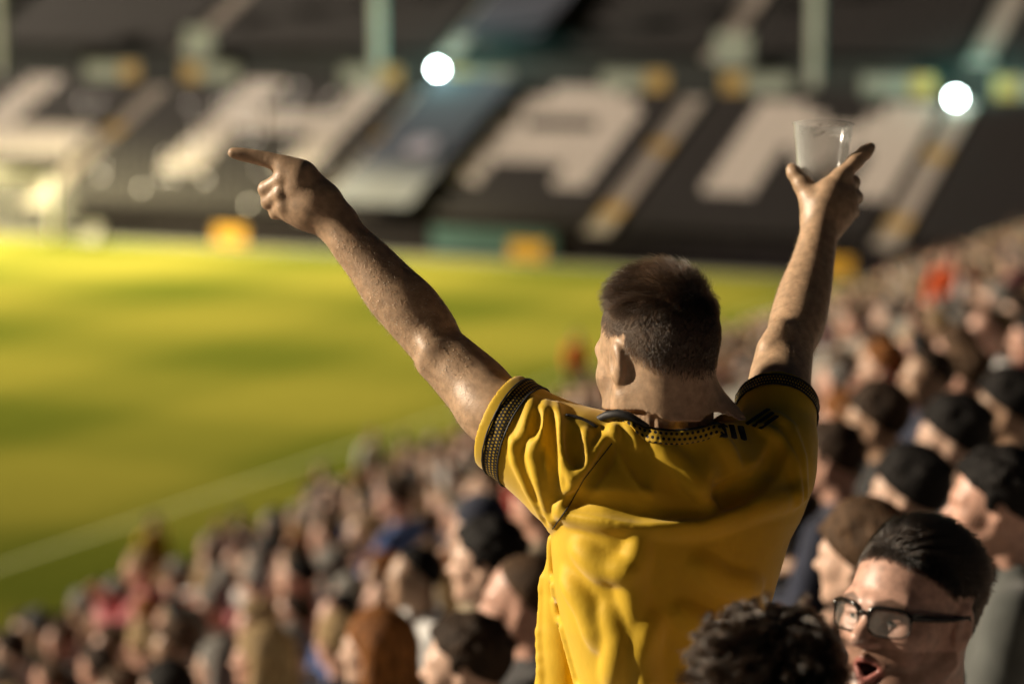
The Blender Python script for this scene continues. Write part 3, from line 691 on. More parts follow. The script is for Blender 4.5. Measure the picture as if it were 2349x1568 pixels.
# right hand round the cup: thumb left, index up and out, three fingers wrapped behind
gd = 4.235
def gc(px, py, dd=0.0): return ck(px, py, gd + dd)
B.chain([(gc(1886, 510), r_(43, gd)), (gc(1897, 475), r_(47, gd)), (gc(1908, 448), r_(42, gd))], .02)
B.chain([(gc(1900, 510), r_(36, gd)), (gc(1925, 478, .004), r_(36, gd)), (gc(1934, 452, .006), r_(30, gd))], .02)
B.chain([(gc(1872, 500, .0), r_(30, gd)), (gc(1862, 455, .004), r_(26, gd)), (gc(1842, 424, .012), r_(20, gd)), (gc(1822, 396, .02), r_(15, gd)), (gc(1816, 386, .022), r_(11, gd))], .012)   # thumb
B.chain([(gc(1905, 440, 0), r_(28, gd)), (gc(1928, 408, .0), r_(21, gd)), (gc(1962, 370, .004), r_(17, gd)), (gc(1984, 350, .006), r_(15, gd)), (gc(1997, 338, .007), r_(12, gd))], .01)      # index
for kn, pip, dip, tip, rr in (((1938, 424, .004), (1956, 418, .04), (1935, 412, .075), (1908, 414, .088), 17), ((1946, 452, .004), (1962, 452, .04), (1938, 444, .075), (1910, 446, .086), 17), ((1942, 484, .004), (1956, 486, .036), (1934, 478, .068), (1908, 478, .078), 15)):
    B.chain([(gc(*kn), r_(rr + 3, gd)), (gc(*pip), r_(rr, gd)), (gc(*dip), r_(rr * .9, gd)), (gc(*tip), r_(rr * .75, gd))], .006)
# ---- the shirt
SH = Field((-60 * GH, 3.50, -228 * GH), (.52, 4.16, .02), GH)
def torso(X, Y, Z_):
    dep = 3.82
    py = CY - Z_ * FPX / dep
    ks = np.array([960, 985, 1015, 1060, 1120, 1200, 1260, 1350, 1450, 1568, 1700, 1960])
    Lx = np.array([1430, 1400, 1335, 1300, 1268, 1262, 1262, 1270, 1292, 1326, 1330, 1335]); Rx = np.array([1640, 1665, 1730, 1800, 1846, 1836, 1815, 1788, 1758, 1735, 1720, 1725])
    dn = np.array([.112, .116, .120, .126, .134, .138, .138, .134, .132, .132, .136, .14])
    l_ = (np.interp(py, ks, Lx) - CX) / FPX * dep; r = (np.interp(py, ks, Rx) - CX) / FPX * dep; dd = np.interp(py, ks, dn)
    c = (l_ + r) / 2; a = (r - l_) / 2; yaw = .24
    x, y = X - c, Y - 3.845 - .02 * np.clip((py - 1200) / 400, 0, 1)
    xr = x * math.cos(yaw) + y * math.sin(yaw); yr = -x * math.sin(yaw) + y * math.cos(yaw)
    e = (np.abs(xr / a) ** 2.15 + np.abs(yr / dd) ** 2.15) ** (1 / 2.15)
    return ((e - 1) * np.minimum(a, dd) * .9 + 0 * Z_).astype(np.float32)
zt, zb = (CY - 968) / FPX * 3.82, (CY - 1900) / FPX * 3.82
q = SH.sub((-.3, 3.4, zb), (.6, 4.3, zt)); sl, X, Y, Z_ = q; SH.d[sl] = torso(X, Y, Z_)
for a_, b_, ra, rb in (((1330, 1040, 3.80), (1455, 1008, 3.80), 80, 62), ((1770, 1035, 3.88), (1630, 1008, 3.83), 78, 62), ((1440, 1010, 3.76), (1620, 1012, 3.78), 40, 40)): SH.put(rc(ck(*a_), ck(*b_), r_(ra), r_(rb)), .04)
# front of the shirt hanging free at the man's side
SH.chain([(ck(1282, 1235, 3.88), r_(20)), (ck(1290, 1330, 3.92), r_(48)), (ck(1300, 1450, 3.94), r_(66)), (ck(1306, 1590, 3.95), r_(84)), (ck(1320, 1900, 3.96), r_(95))], .006)
def sleeve(axis, prims, endp, endn, wall=.007, depth=.035, k=.035):
    lo = np.min([p[1] for p in prims], 0) - .03; hi = np.max([p[2] for p in prims], 0) + .03
    sl, X, Y, Z_ = SH.sub(lo, hi); d = None
    for f, _, _ in prims:
        e = f(X, Y, Z_)
        if d is None: d = e
        else: hh = np.maximum(.03 - np.abs(d - e), 0) / .03; d = np.minimum(d, e) - hh * hh * .03 * .25
    pl = (X - endp[0]) * endn[0] + (Y - endp[1]) * endn[1] + (Z_ - endp[2]) * endn[2]
    solid = d.copy(); d = np.maximum(d, pl)
    inner = np.where(pl > -depth, solid + wall, .1)
    d = np.maximum(d, -inner); o = SH.d[sl]; far = np.where(pl > -depth * 1.6, .004, k)
    hh = np.maximum(far - np.abs(o - d), 0) / far; SH.d[sl] = np.minimum(o, d) - hh * hh * far * .25
LD = nrm(ck(1138, 943, 3.85) - ck(1290, 1040, 3.80)); LE = ck(1147, 962, 3.85)
LN = nrm(LD + np.array([-.05, 0, -.10]))
sleeve(None, [rc(ck(1310, 1050, 3.80), ck(1150, 962, 3.85), r_(120), r_(101)), rc(ck(1262, 1122, 3.83), ck(1152, 1000, 3.85), r_(66), r_(76)), rc(ck(1150, 962, 3.85), ck(1110, 935, 3.87), r_(101), r_(98))], LE, LN)
RD_ = nrm(ck(1790, 885, 4.0) - ck(1778, 1030, 3.89)); RE = ck(1784, 915, 3.955)
sleeve(None, [rc(ck(1765, 1060, 3.88), ck(1783, 925, 3.95), r_(104), r_(85)), rc(ck(1765, 1140, 3.88), ck(1790, 1010, 3.91), r_(70), r_(76)), rc(ck(1783, 925, 3.95), ck(1788, 870, 3.99), r_(85), r_(82))], RE, RD_)
# neck opening
SH.put(ell(ck(1530, 945, 3.812), (.088, .104, .040), roty(.04)), .006, 'cut')
SH.put(rc(ck(1522, 975, 3.822), ck(1515, 880, 3.81), .072, .080), .004, 'cut')
# soft broad hollows and swells of the cloth over the shoulder blades
def onshirt(px, py):
    t = np.arange(3.45, 4.15, .0015); P = np.stack([(px - CX) / FPX * t, t, (CY - py) / FPX * t], 1); d = SH.sample(P); i = np.argmax(d < 0)
    return P[i] if d[i] < 0 else None
def fold(pp, rr, sink=.45, k=.012, mode='add', n=5):
    pp = np.array(pp, float); P = []; rr = np.atleast_1d(rr); tt = np.linspace(0, 1, (len(pp) - 1) * n + 1); dense = np.stack([np.interp(tt, np.linspace(0, 1, len(pp)), pp[:, i]) for i in (0, 1)], 1)
    for t, (x, y) in zip(tt, dense):
        p = onshirt(x, y)
        if p is None: continue
        r = np.interp(t, np.linspace(0, 1, len(rr)), rr) * D0 / FPX
        q = p + np.array([0, r * sink if mode == 'add' else -r * sink, 0]); P.append((q, r))
    if len(P) > 1: SH.chain(P, k, mode)
for c_, rad, md in (((1400, 1110), 60, 'add'), ((1690, 1100), 62, 'cut'), ((1560, 1120), 40, 'cut'), ((1610, 1090), 30, 'add')):
    p = onshirt(*c_); rr = r_(rad); SH.put(ell(p + np.array([0, .022 if md == 'add' else -.020, 0]), (rr, .03, rr)), .03, md)
fold([(1418, 972), (1388, 1014), (1356, 1053), (1324, 1094), (1292, 1159), (1262, 1213)], [9, 13, 11, 8, 5], .35, .010)
fold([(1408, 985), (1420, 1022), (1440, 1060), (1467, 1106), (1506, 1162)], [8, 10, 9, 6, 3], .35, .010)
fold([(1436, 972), (1450, 992), (1466, 1026)], [10, 10, 4], .35, .010)
fold([(1276, 930), (1284, 998), (1296, 1053), (1312, 1099)], [9, 12, 10, 6], .35, .010)
fold([(1252, 925), (1241, 995), (1222, 1040), (1238, 1104), (1262, 1192)], [9, 12, 10, 10, 6], .35, .010)
fold([(1222, 915), (1206, 985), (1182, 1022)], [8, 10, 5], .35, .010)
fold([(1176, 1010), (1186, 1060), (1216, 1126), (1254, 1200)], [5, 9, 9, 5], .35, .010)
fold([(1345, 990), (1340, 1040), (1330, 1080)], [7, 9, 5], .35, .010)
fold([(1263, 950), (1263, 1010), (1268, 1070), (1275, 1150)], [7, 9, 9, 4], .2, .010, 'cut')
fold([(1232, 950), (1222, 1000)], [6, 8, 4], .2, .010, 'cut')
fold([(1310, 985), (1318, 1040), (1330, 1070)], [8, 12, 4], .2, .012, 'cut')
fold([(1400, 1020), (1385, 1060), (1350, 1110), (1312, 1165)], [6, 9, 8, 4], .2, .012, 'cut')
fold([(1425, 1010), (1450, 1060), (1480, 1110)], [5, 8, 3], .2, .010, 'cut')
fold([(1290, 1172), (1370, 1182), (1448, 1192), (1540, 1200), (1620, 1196), (1725, 1166), (1836, 1136)], [10, 17, 20, 20, 20, 16, 9], .62, .022)
fold([(1300, 1150), (1400, 1158), (1470, 1166), (1600, 1160), (1700, 1135)], [5, 10, 14, 14, 8], .45, .022, 'cut')
fold([(1496, 1005), (1552, 1060), (1606, 1122), (1626, 1172)], [6, 12, 12, 6], .6, .02)
fold([(1832, 1150), (1818, 1060), (1776, 1000), (1738, 980)], [7, 10, 10, 6], .45, .012)
fold([(1846, 1140), (1838, 1050), (1812, 980), (1776, 950)], [5, 8, 9, 5], .45, .010)
fold([(1640, 990), (1668, 1030), (1690, 1075)], [6, 9, 5], .45, .014)
fold([(1786, 1020), (1768, 1070), (1720, 1110), (1640, 1130)], [6, 12, 12, 6], .4, .018, 'cut')
fold([(1263, 1235), (1266, 1306), (1280, 1398), (1310, 1505), (1336, 1600)], [7, 8, 8, 9, 9], .4, .008)
fold([(1246, 1300), (1238, 1420), (1242, 1568)], [5, 9, 9], .5, .01)
for pp_, rr_ in (([(1470, 1240), (1450, 1330), (1462, 1440), (1440, 1540)], [3, 9, 10, 6]), ([(1395, 1400), (1420, 1470), (1405, 1560)], [3, 8, 7]), ([(1500, 1420), (1478, 1500), (1490, 1580)], [3, 8, 6]),
               ([(1600, 1290), (1650, 1330), (1730, 1345)], [3, 9, 5]), ([(1560, 1400), (1620, 1440), (1700, 1450)], [3, 8, 5]), ([(1330, 1260), (1380, 1300), (1440, 1312)], [3, 8, 4]), ([(1300, 1330), (1350, 1395), (1372, 1470)], [3, 7, 4])):
    fold(pp_, rr_, .985, .030)                                                                # soft hanging creases of the back
def shirt_mat():
    m = mat('yellow_shirt', (.74, .475, .012), .62, .10, 9, sheen=.25, spec=.3)
    n = m.node_tree.nodes; l = m.node_tree.links; b = n['Principled BSDF']
    tc = n.new('ShaderNodeTexCoord'); t = n.new('ShaderNodeTexNoise'); t.inputs['Scale'].default_value = 28; t.inputs['Detail'].default_value = 6; l.new(tc.outputs['Object'], t.inputs['Vector'])
    wv = n.new('ShaderNodeTexWave'); wv.inputs['Scale'].default_value = 260; l.new(tc.outputs['Object'], wv.inputs['Vector'])
    b1 = n.new('ShaderNodeBump'); b1.inputs['Strength'].default_value = .22; b1.inputs['Distance'].default_value = .006; l.new(t.outputs[0], b1.inputs['Height'])
    b2 = n.new('ShaderNodeBump'); b2.inputs['Strength'].default_value = .12; b2.inputs['Distance'].default_value = .0006; l.new(wv.outputs[0], b2.inputs['Height']); l.new(b1.outputs[0], b2.inputs['Normal'])
    l.new(b2.outputs[0], b.inputs['Normal']); return m
M['shirt'] = shirt_mat(); M['shirt_black'] = mat('shirt_black', (.014, .013, .014), .6, .2, 60, .1, 400)
# the body stays inside the cloth: under the shirt it is trimmed 5 mm below the inner face
i0 = np.round((SH.lo - B.lo) / GH).astype(int); i1 = np.minimum(i0 + SH.n, B.n); ov = tuple(slice(a, b_) for a, b_ in zip(i0, i1)); sn_ = tuple(slice(0, b_ - a) for a, b_ in zip(i0, i1))
X, Y, Z_ = [B.ax[i][ov[i]].reshape([-1 if j == i else 1 for j in range(3)]) for i in range(3)]
plL = (X - LE[0]) * LN[0] + (Y - LE[1]) * LN[1] + (Z_ - LE[2]) * LN[2]; plR = (X - RE[0]) * RD_[0] + (Y - RE[1]) * RD_[1] + (Z_ - RE[2]) * RD_[2]
nk = np.hypot(X - ck(1520, 990, 3.8)[0], Y - 3.82)
under = (plL < -.028) & (plR < -.028) & (Z_ < ck(0, 940, 3.8)[2]) & (SH.d[sn_] < .02) & ((nk > .080) | (Z_ < ck(0, 1130, 3.8)[2]))
B.d[ov] = np.where(under, np.maximum(B.d[ov], SH.d[sn_] + .006), B.d[ov])
man_skin = skin('man_skin', (.50, .335, .21)); attr_mix(man_skin, 'roots', (.030, .017, .010))
body, bv, bq = to_obj('body', B, man, man_skin, c2w, man_base)
L = HT.inv(bv); hgt = L[:, 2] - (.676 * L[:, 1] + .0125); inhead = (np.abs(L[:, 0]) < .12) & (np.abs(L[:, 1]) < .14) & (L[:, 2] > -.13) & (L[:, 2] < .2)
ear = (np.abs(L[:, 0]) > .078) & (L[:, 2] < .03) & (L[:, 1] > -.035)
set_attr(body.data, 'roots', np.where(inhead & ~ear, sstep(-.004, .03, hgt) * .92, 0))
beard = inhead & (L[:, 1] > .02) & (L[:, 2] < -.03) & (L[:, 2] > -.13)
set_attr(body.data, 'stubble', np.where(beard, .30, 0)); set_attr(body.data, 'lips', np.zeros(len(bv))); set_attr(body.data, 'mouth', np.zeros(len(bv)))
# hair: cropped on top, faded at the sides
def pick_roots(v, q, wgt, n):
    c = v[q].mean(1); wq = wgt[q].mean(1); p = wq / wq.sum(); i = rng.choice(len(q), n, p=p)
    a, b_ = rng.random((2, n, 1)); Q = v[q[i]]
    return (Q[:, 0] * (1 - a) + Q[:, 1] * a) * (1 - b_) + (Q[:, 3] * (1 - a) + Q[:, 2] * a) * b_, normals_of(v, q)[i]
def grow(root, n0, flow, ln, npt, lift=1.0, jit=.25, wave=0.0):
    N = len(root); p = root.copy(); out = [p.copy()]; j = rng.normal(size=(N, 3)) * jit
    for i in range(1, npt):
        t = i / (npt - 1); d = nrm(n0 * lift * (1 - .75 * t) + flow * (.35 + .9 * t) + j * (1 + wave * math.sin(i * 2.1)))
        p = p + d * (ln[:, None] / (npt - 1)); out.append(p.copy())
    return np.stack(out, 1)
wr = np.where(inhead & ~ear, sstep(-.002, .02, hgt), 0)
root, nn = pick_roots(bv, bq, wr, 22000); RL = HT.inv(root); hg = RL[:, 2] - (.676 * RL[:, 1] + .0125)
top = sstep(.035, .085, hg) * sstep(.02, .075, RL[:, 2] + .25 * RL[:, 1])
ln = (.005 + .031 * top) * rng.uniform(.7, 1.25, len(root))
fl = np.stack([-.25 + .2 * np.sin(RL[:, 1] * 60), .75 * top + .05, -.9 * (1 - top) - .1], 1)
fl = nrm(fl) @ HT.R.T; fl = nrm(fl - nn * (fl * nn).sum(1, keepdims=True) * .8)
lf = (.75 + .55 * top * np.sin((RL[:, 0] * .9 + RL[:, 1] * .45) * 2 * math.pi / .011 + 2.5 * np.sin(RL[:, 1] * 55 + RL[:, 0] * 30)))[:, None]
pts = grow(root, nn, fl, ln, 7, lift=lf, jit=.10)
strands('hair', c2w(pts) - man_base, .00030, .00010, hairmat('man_hair', (.016, .0095, .0055), .3), man)

shirt, sv1, sq1 = to_obj('shirt', SH, man, M['shirt'], c2w, man_base, 2)
def dotmat(name, ground, dot, nx, ny, rad):
    m = bpy.data.materials.new(name); m.use_nodes = True; n = m.node_tree.nodes; l = m.node_tree.links; b = n['Principled BSDF']; b.inputs['Roughness'].default_value = .6
    uv = n.new('ShaderNodeUVMap'); uv.uv_map = 'UVMap'; sp = n.new('ShaderNodeSeparateXYZ'); l.new(uv.outputs[0], sp.inputs[0])
    def mth(op, a, c=None, d=None):
        q = n.new('ShaderNodeMath'); q.operation = op
        for i, x in enumerate((a, c, d)):
            if x is None: continue
            if isinstance(x, (int, float)): q.inputs[i].default_value = x
            else: l.new(x, q.inputs[i])
        return q.outputs[0]
    y = mth('MULTIPLY', sp.outputs[1], ny); row = mth('FLOOR', y); off = mth('MULTIPLY', mth('MODULO', row, 2.0), .5); x = mth('ADD', mth('MULTIPLY', sp.outputs[0], nx), off)
    fx = mth('SUBTRACT', mth('FRACT', x), .5); fy = mth('SUBTRACT', mth('FRACT', y), .5)
    d = mth('SQRT', mth('ADD', mth('MULTIPLY', fx, fx), mth('MULTIPLY', fy, fy))); f = mth('LESS_THAN', d, rad)
    r = n.new('ShaderNodeMix'); r.data_type = 'RGBA'; r.inputs[6].default_value = (*ground, 1); r.inputs[7].default_value = (*dot, 1); l.new(f, r.inputs[0]); l.new(r.outputs[2], b.inputs['Base Color'])
    bp = n.new('ShaderNodeBump'); bp.inputs['Strength'].default_value = .6; bp.inputs['Distance'].default_value = .002; bp.invert = True; l.new(f, bp.inputs['Height']); l.new(bp.outputs[0], b.inputs['Normal'])
    return m
YEL = (.72, .43, .012); BLK = (.014, .013, .014)
def band(name, F, c, axis, t0, t1, m, lift=.0016, n=120, rmax=.16, nt=7, a0=0, a1=2 * math.pi, arc=.5, bend=None):
    """a strip laid round the cloth: for each angle and offset along the axis find the cloth's outer face"""
    ref = np.array([0, 1., 0]); x = nrm(np.cross(axis, ref)); y = np.cross(axis, x); G = np.zeros((nt, n, 3)); R_ = np.arange(rmax, .02, -.0015)
    for i, t in enumerate(np.linspace(t0, t1, nt)):
        for j, a in enumerate(np.linspace(a0, a1, n)):
            o = c + axis * (t + (bend(a) if bend else 0)); d_ = x * math.cos(a) + y * math.sin(a); f = F.sample(o + d_ * R_[:, None]); k = np.argmax(f < 0)
            G[i, j] = o + d_ * ((R_[k] if f[k] < 0 else .1) + lift)
    G[:, 1:-1] = (G[:, :-2] + 2 * G[:, 1:-1] + G[:, 2:]) / 4
    v = G.reshape(-1, 3); q = np.array([[i * n + j, i * n + j + 1, (i + 1) * n + j + 1, (i + 1) * n + j] for i in range(nt - 1) for j in range(n - 1)])
    me = np_mesh(name, c2w(v) - man_base, q); uvl = me.uv_layers.new(name='UVMap')
    uv = np.stack(np.meshgrid(np.linspace(0, arc, n), np.linspace(0, t1 - t0, nt)), -1).reshape(-1, 2); ix = np.zeros(len(me.loops), np.int32); me.loops.foreach_get('vertex_index', ix); uvl.data.foreach_set('uv', uv[ix].astype(np.float32).ravel())
    o = link(name, me, shirt, m); sm = o.modifiers.new('thick', 'SOLIDIFY'); sm.thickness = .0022; sm.offset = 0
    return o
cuffm = dotmat('cuff_mesh', BLK, (.62, .40, .02), 165, 165, .27)
band('sleeve_band', SH, LE, LN, -.047, -.021, cuffm)
band('sleeve_band', SH, RE, RD_, -.030, -.012, cuffm)
for e_, n_, ts in ((LE, LN, (-.0475, -.0195)), (RE, RD_, (-.031, -.0105))):
    for t in ts: band('sleeve_piping', SH, e_, n_, t - .0012, t + .0012, M['shirt_black'], .003, nt=3)
# collar: a perforated yellow band with a dark inner edge
NC = ck(1524, 985, 3.80); NA = nrm(np.array([-.10, -.05, 1.0]))
collm = dotmat('collar_mesh', (.70, .45, .03), BLK, 120, 120, .30)
def collar():
    cols = np.arange(1400, 1668, 3.0); top = []
    for px in cols:
        y = None
        for py in np.arange(935, 1060, 2.0):
            p = onshirt(px, py)
            if p is not None and p[1] < 3.765: y = py; break
        top.append(y if y is not None else np.nan)
    top = np.array(top); ok = ~np.isnan(top); top = np.interp(cols, cols[ok], top[ok]); top = np.convolve(np.pad(top, 4, 'edge'), np.ones(9) / 9, 'valid') + 2
    wid = 3 + 27 * sstep(1425, 1490, cols) * (.45 + .55 * sstep(1668, 1620, cols)); nt_ = 7; G = np.zeros((nt_, len(cols), 3))
    for i in range(nt_):
        for j, px in enumerate(cols):
            p = onshirt(px, top[j] + wid[j] * i / (nt_ - 1)); p = onshirt(px, top[j] + 6 + wid[j] * i / (nt_ - 1)) if p is None or p[1] > 3.79 else p
            G[i, j] = (p if p is not None else G[i, j - 1]) - np.array([0, .0022, 0])
    n = len(cols); v = G.reshape(-1, 3); q = np.array([[i * n + j, i * n + j + 1, (i + 1) * n + j + 1, (i + 1) * n + j] for i in range(nt_ - 1) for j in range(n - 1)])
    me = np_mesh('collar', c2w(v) - man_base, q); uvl = me.uv_layers.new(name='UVMap'); uv = np.stack([np.tile((cols - 1400) * .000685, (nt_, 1)), (np.arange(nt_)[:, None] / (nt_ - 1)) * wid[None] * .000685], -1).reshape(-1, 2)
    ix = np.zeros(len(me.loops), np.int32); me.loops.foreach_get('vertex_index', ix); uvl.data.foreach_set('uv', uv[ix].astype(np.float32).ravel())
    o = link('collar', me, shirt, collm); sm = o.modifiers.new('thick', 'SOLIDIFY'); sm.thickness = .002; sm.offset = 0
    b = MB(); b.tube([c2w(G[0, j] + np.array([0, .002, .001])) - man_base for j in range(n)], .0028, 8); link('collar_edge', b.mesh('collar_edge', True, M['shirt_black']), shirt)
collar()
b = MB(); b.tube([c2w(cs(*p)) - man_base for p in ((1352, 972, 3.775), (1372, 962, 3.762), (1392, 953, 3.748), (1416, 949, 3.738), (1442, 954, 3.732), (1466, 966, 3.728), (1488, 978, 3.726))], [.004, .006, .0075, .008, .007, .005, .003], 10); link('collar_edge', b.mesh('collar_bunch', True, M['shirt_black']), shirt)
def seam(name, pp, r, m, off=.0012, n=8):
    pp = np.array(pp, float); tt = np.linspace(0, 1, (len(pp) - 1) * n + 1); dn = [np.interp(tt, np.linspace(0, 1, len(pp)), pp[:, i]) for i in (0, 1)]
    P = [onshirt(x, y) for x, y in zip(*dn)]; P = [p - np.array([0, off, 0]) for p in P if p is not None]
    if len(P) > 2:
        b = MB(); b.tube([c2w(p) - man_base for p in P], r, 6, flat=1.0); link(name, b.mesh(name, True, m), shirt)
seam('seam', [(1404, 1016), (1372, 1056), (1338, 1100), (1305, 1160), (1268, 1212)], .0011, M['shirt_black'])
# three dark stripes over each shoulder
def stripe(pts, wdt):
    G = []
    for px, py in pts:
        p = onshirt(px, py)
        if p is not None: G.append(p - np.array([0, .0015, 0]))
    if len(G) > 2:
        G = np.array(G)
        for _ in range(3): G[1:-1] = (G[:-2] + 2 * G[1:-1] + G[2:]) / 4
        b = MB(); b.tube([c2w(p) - man_base for p in G], wdt, 8, flat=.35); link('stripe', b.mesh('stripe', True, M['shirt_black']), shirt)
for k in range(3):
    x0 = 1652 + k * 22
    stripe([(x0, 972 + k * 3), (x0 + 3, 985 + k * 3), (x0 + 8, 1002 + k * 3)], .0072)
    stripe([(1712 + k * 16, 972 + k * 5), (1738 + k * 14, 952 + k * 6), (1762 + k * 10, 938 + k * 8)], .0045)
stripe([(x_, np.interp(x_, [1298, 1325, 1350, 1372], [950, 955, 966, 980])) for x_ in range(1298, 1373, 6)], .0055)
# trousers and shoes of the man (below the frame)
TF = Field((-.3, -.35, -.02), (.3, .35, 1.12), .012)
TF.put(ell((0, 0, .95), (.19, .14, .16)), .05)
for s in (-1, 1): TF.chain([((s * .1, 0, .9), .1), ((s * .11, .01, .5), .075), ((s * .11, -.01, .08), .058)], .03); TF.chain([((s * .11, -.02, .045), .045), ((s * .12, .16, .04), .038)], .03)
v, q = TF.nets(); tr_o = link('trousers', np_mesh('man_trousers', v, q), man, M['trousers'])
# drops of beer on the raised forearm
b_v, b_f, n_ = [], [], 0
ico = np.array([(0, 0, 1), (.894, 0, .447), (.276, .851, .447), (-.724, .526, .447), (-.724, -.526, .447), (.276, -.851, .447), (.724, .526, -.447), (-.276, .851, -.447), (-.894, 0, -.447), (-.276, -.851, -.447), (.724, -.526, -.447), (0, 0, -1)])
icf = np.array([(0, 1, 2), (0, 2, 3), (0, 3, 4), (0, 4, 5), (0, 5, 1), (1, 6, 2), (2, 7, 3), (3, 8, 4), (4, 9, 5), (5, 10, 1), (6, 7, 2), (7, 8, 3), (8, 9, 4), (9, 10, 5), (10, 6, 1), (11, 7, 6), (11, 8, 7), (11, 9, 8), (11, 10, 9), (11, 6, 10)])
ppx = CX + FPX * bv[:, 0] / bv[:, 1]; ppy = CY - FPX * bv[:, 2] / bv[:, 1]; fa_ = np.where((ppx > 770) & (ppx < 1080) & (ppy > 540) & (ppy < 860))[0]
for i in rng.choice(fa_, 700, replace=False):
    r = rng.uniform(.0004, .0010); b_v.append(ico * r + c2w(bv[i]) - man_base); b_f.append(icf + n_); n_ += 12
link('water_drops', np_mesh('water_drops', np.concatenate(b_v), np.concatenate(b_f)), man, mat('beer_drop', (.75, .70, .55), .08, spec=1.0), kind='stuff')
# fine hairs on the arms
ar_w = np.where(((ppx < 1080) & (ppy > 520) & (ppx > 760)) | ((ppx > 1770) & (ppy < 820) & (ppy > 520)), 1.0, 0.0); root, nn = pick_roots(bv, bq, ar_w, 5000)
fl = nrm(np.array([-.4, .2, -.6]) + rng.normal(size=(5000, 3)) * .3); fl = nrm(fl - nn * (fl * nn).sum(1, keepdims=True) * .9)
strands('arm_hair', c2w(grow(root, nn, fl, rng.uniform(.005, .012, 5000), 4, .35, .2)) - man_base, .00011, .00005, hairmat('arm_hair', (.14, .08, .04)), man)
# ---- the cup in his right hand
cup_b = gc(1880, 478, .045); cup_t = gc(1889, 284, .048); ca = nrm(cup_t - cup_b); ch = np.linalg.norm(cup_t - cup_b)
cup_base_w = c2w(cup_b)
cup = thing('plastic_cup', 'clear plastic pint cup held up in the raised hand', 'cup', None, cup_base_w)
def lathe(prof, n=56):
    x = nrm(np.cross(ca, [0, 1., 0])); y = np.cross(ca, x); v = []; f = []
    for r, t in prof:
        for k in range(n): a = 2 * math.pi * k / n; v.append(cup_b + ca * t + r * (x * math.cos(a) + y * math.sin(a)))
    for i in range(len(prof) - 1):
        for k in range(n): f.append((i * n + k, i * n + (k + 1) % n, (i + 1) * n + (k + 1) % n, (i + 1) * n + k))
    return c2w(np.array(v)) - cup_base_w, np.array(f)
rt_ = r_(70, gd); rb_ = r_(47, gd)
def cr(t): return rb_ + (rt_ * .955 - rb_) * t / ch
prof = [(.001, .003), (cr(0) - .002, .003), (cr(0), 0), (cr(ch * .5), ch * .5), (cr(ch * .80), ch * .80), (cr(ch * .81) + .0018, ch * .815), (cr(ch * .97) + .001, ch * .97), (rt_, ch * .985), (rt_ + .0012, ch * .993), (rt_, ch), (rt_ - .002, ch * .995), (cr(ch * .97) - .0004, ch * .965), (cr(ch * .8) - .0006, ch * .8), (cr(ch * .5) - .0008, ch * .5), (cr(0) - .0012, .0045), (.001, .0045)]
pm = bpy.data.materials.new('clear_plastic'); pm.use_nodes = True; pb = pm.node_tree.nodes['Principled BSDF']
pb.inputs['Base Color'].default_value = (.55, .57, .55, 1); pb.inputs['Roughness'].default_value = .12; pb.inputs['Specular IOR Level'].default_value = 1.0
lw = pm.node_tree.nodes.new('ShaderNodeLayerWeight'); lw.inputs[0].default_value = .35; mr = pm.node_tree.nodes.new('ShaderNodeMapRange'); mr.inputs[3].default_value = .10; mr.inputs[4].default_value = .95
pm.node_tree.links.new(lw.outputs['Facing'], mr.inputs[0]); pm.node_tree.links.new(mr.outputs[0], pb.inputs['Alpha'])
v, f = lathe(prof); o = link('cup_wall', np_mesh('cup_wall', v, f), cup, pm)
fm = mat('beer_froth', (.75, .74, .68), .5, .2, 200, .5, 300); fr = []
b = MB()
for k in range(46):
    a = rng.uniform(0, 6.28); t = ch * rng.uniform(.86, .965); x = nrm(np.cross(ca, [0, 1., 0])); y = np.cross(ca, x); p = cup_b + ca * t + (cr(t) - .0022) * (x * math.cos(a) + y * math.sin(a)); tg = -x * math.sin(a) + y * math.cos(a); l_ = rng.uniform(.002, .008)
    b.tube([c2w(p - tg * l_) - cup_base_w, c2w(p) - cup_base_w, c2w(p + tg * l_) - cup_base_w], [.0004, .0012, .0004], 5)
link('froth_ring', b.mesh('froth_ring', True, fm), cup)

# ================================================================== THE MAN WITH GLASSES AND THE MAN WITH CURLY HAIR
def near_person(name_label, hpx, hpy, dep, face_cam, pitch, roll, k, hfield, ccol, hh=.0036, mouth=0, jaw=1.0, detail=True, skinm=None, pose='lap', body_turn=0.0):
    """seated close neighbour; face_cam: angle of the face in the ground plane measured from straight at the camera towards the picture's left"""
    hw = W(hpx, hpy, dep); fa = -math.pi / 2 - face_cam                    # world angle of the face
    loc = hw - np.array([0, 0, HC[2]]); e = thing('person', name_label, 'person', None, loc); bt = fa + body_turn; e.rotation_euler = (0, 0, bt - math.pi / 2)
    Rz = rotz(-body_turn); T = Xf(HC * [0, 0, 1], Rz @ rotx(pitch) @ roty(roll), k)
    Bf = Field((-.30, -.24, .72), (.30, .24, 1.42), hh); head(Bf, T, detail, mouth, neck_to=np.array([0, -.03, 1.0]), neck_r=.064, jaw=jaw)
    Bf.put(ell((0, -.0, .88), (.165, .105, .19)), .03); Bf.put(rc((-.15, -.02, 1.0), (.15, -.02, 1.0), .05, .05), .06)
    o, v, q = to_obj('body', Bf, e, skinm or M['s_ruddy'])
    _, ja, tr = POSES[pose]
    j = link('jacket', ja, e); oslot(j, M['c_' + ccol]); t_ = link('trousers', tr, e); oslot(t_, M['trousers'])
    return e, o, v, q, T
gskin = skin('glasses_man_skin', (.60, .36, .275), (.10, .05, .025)); attr_mix(gskin, 'roots', (.012, .008, .006)); attr_mix(gskin, 'brow', (.05, .028, .015))
gskin.node_tree.nodes['Principled BSDF'].inputs['Roughness'].default_value = .43
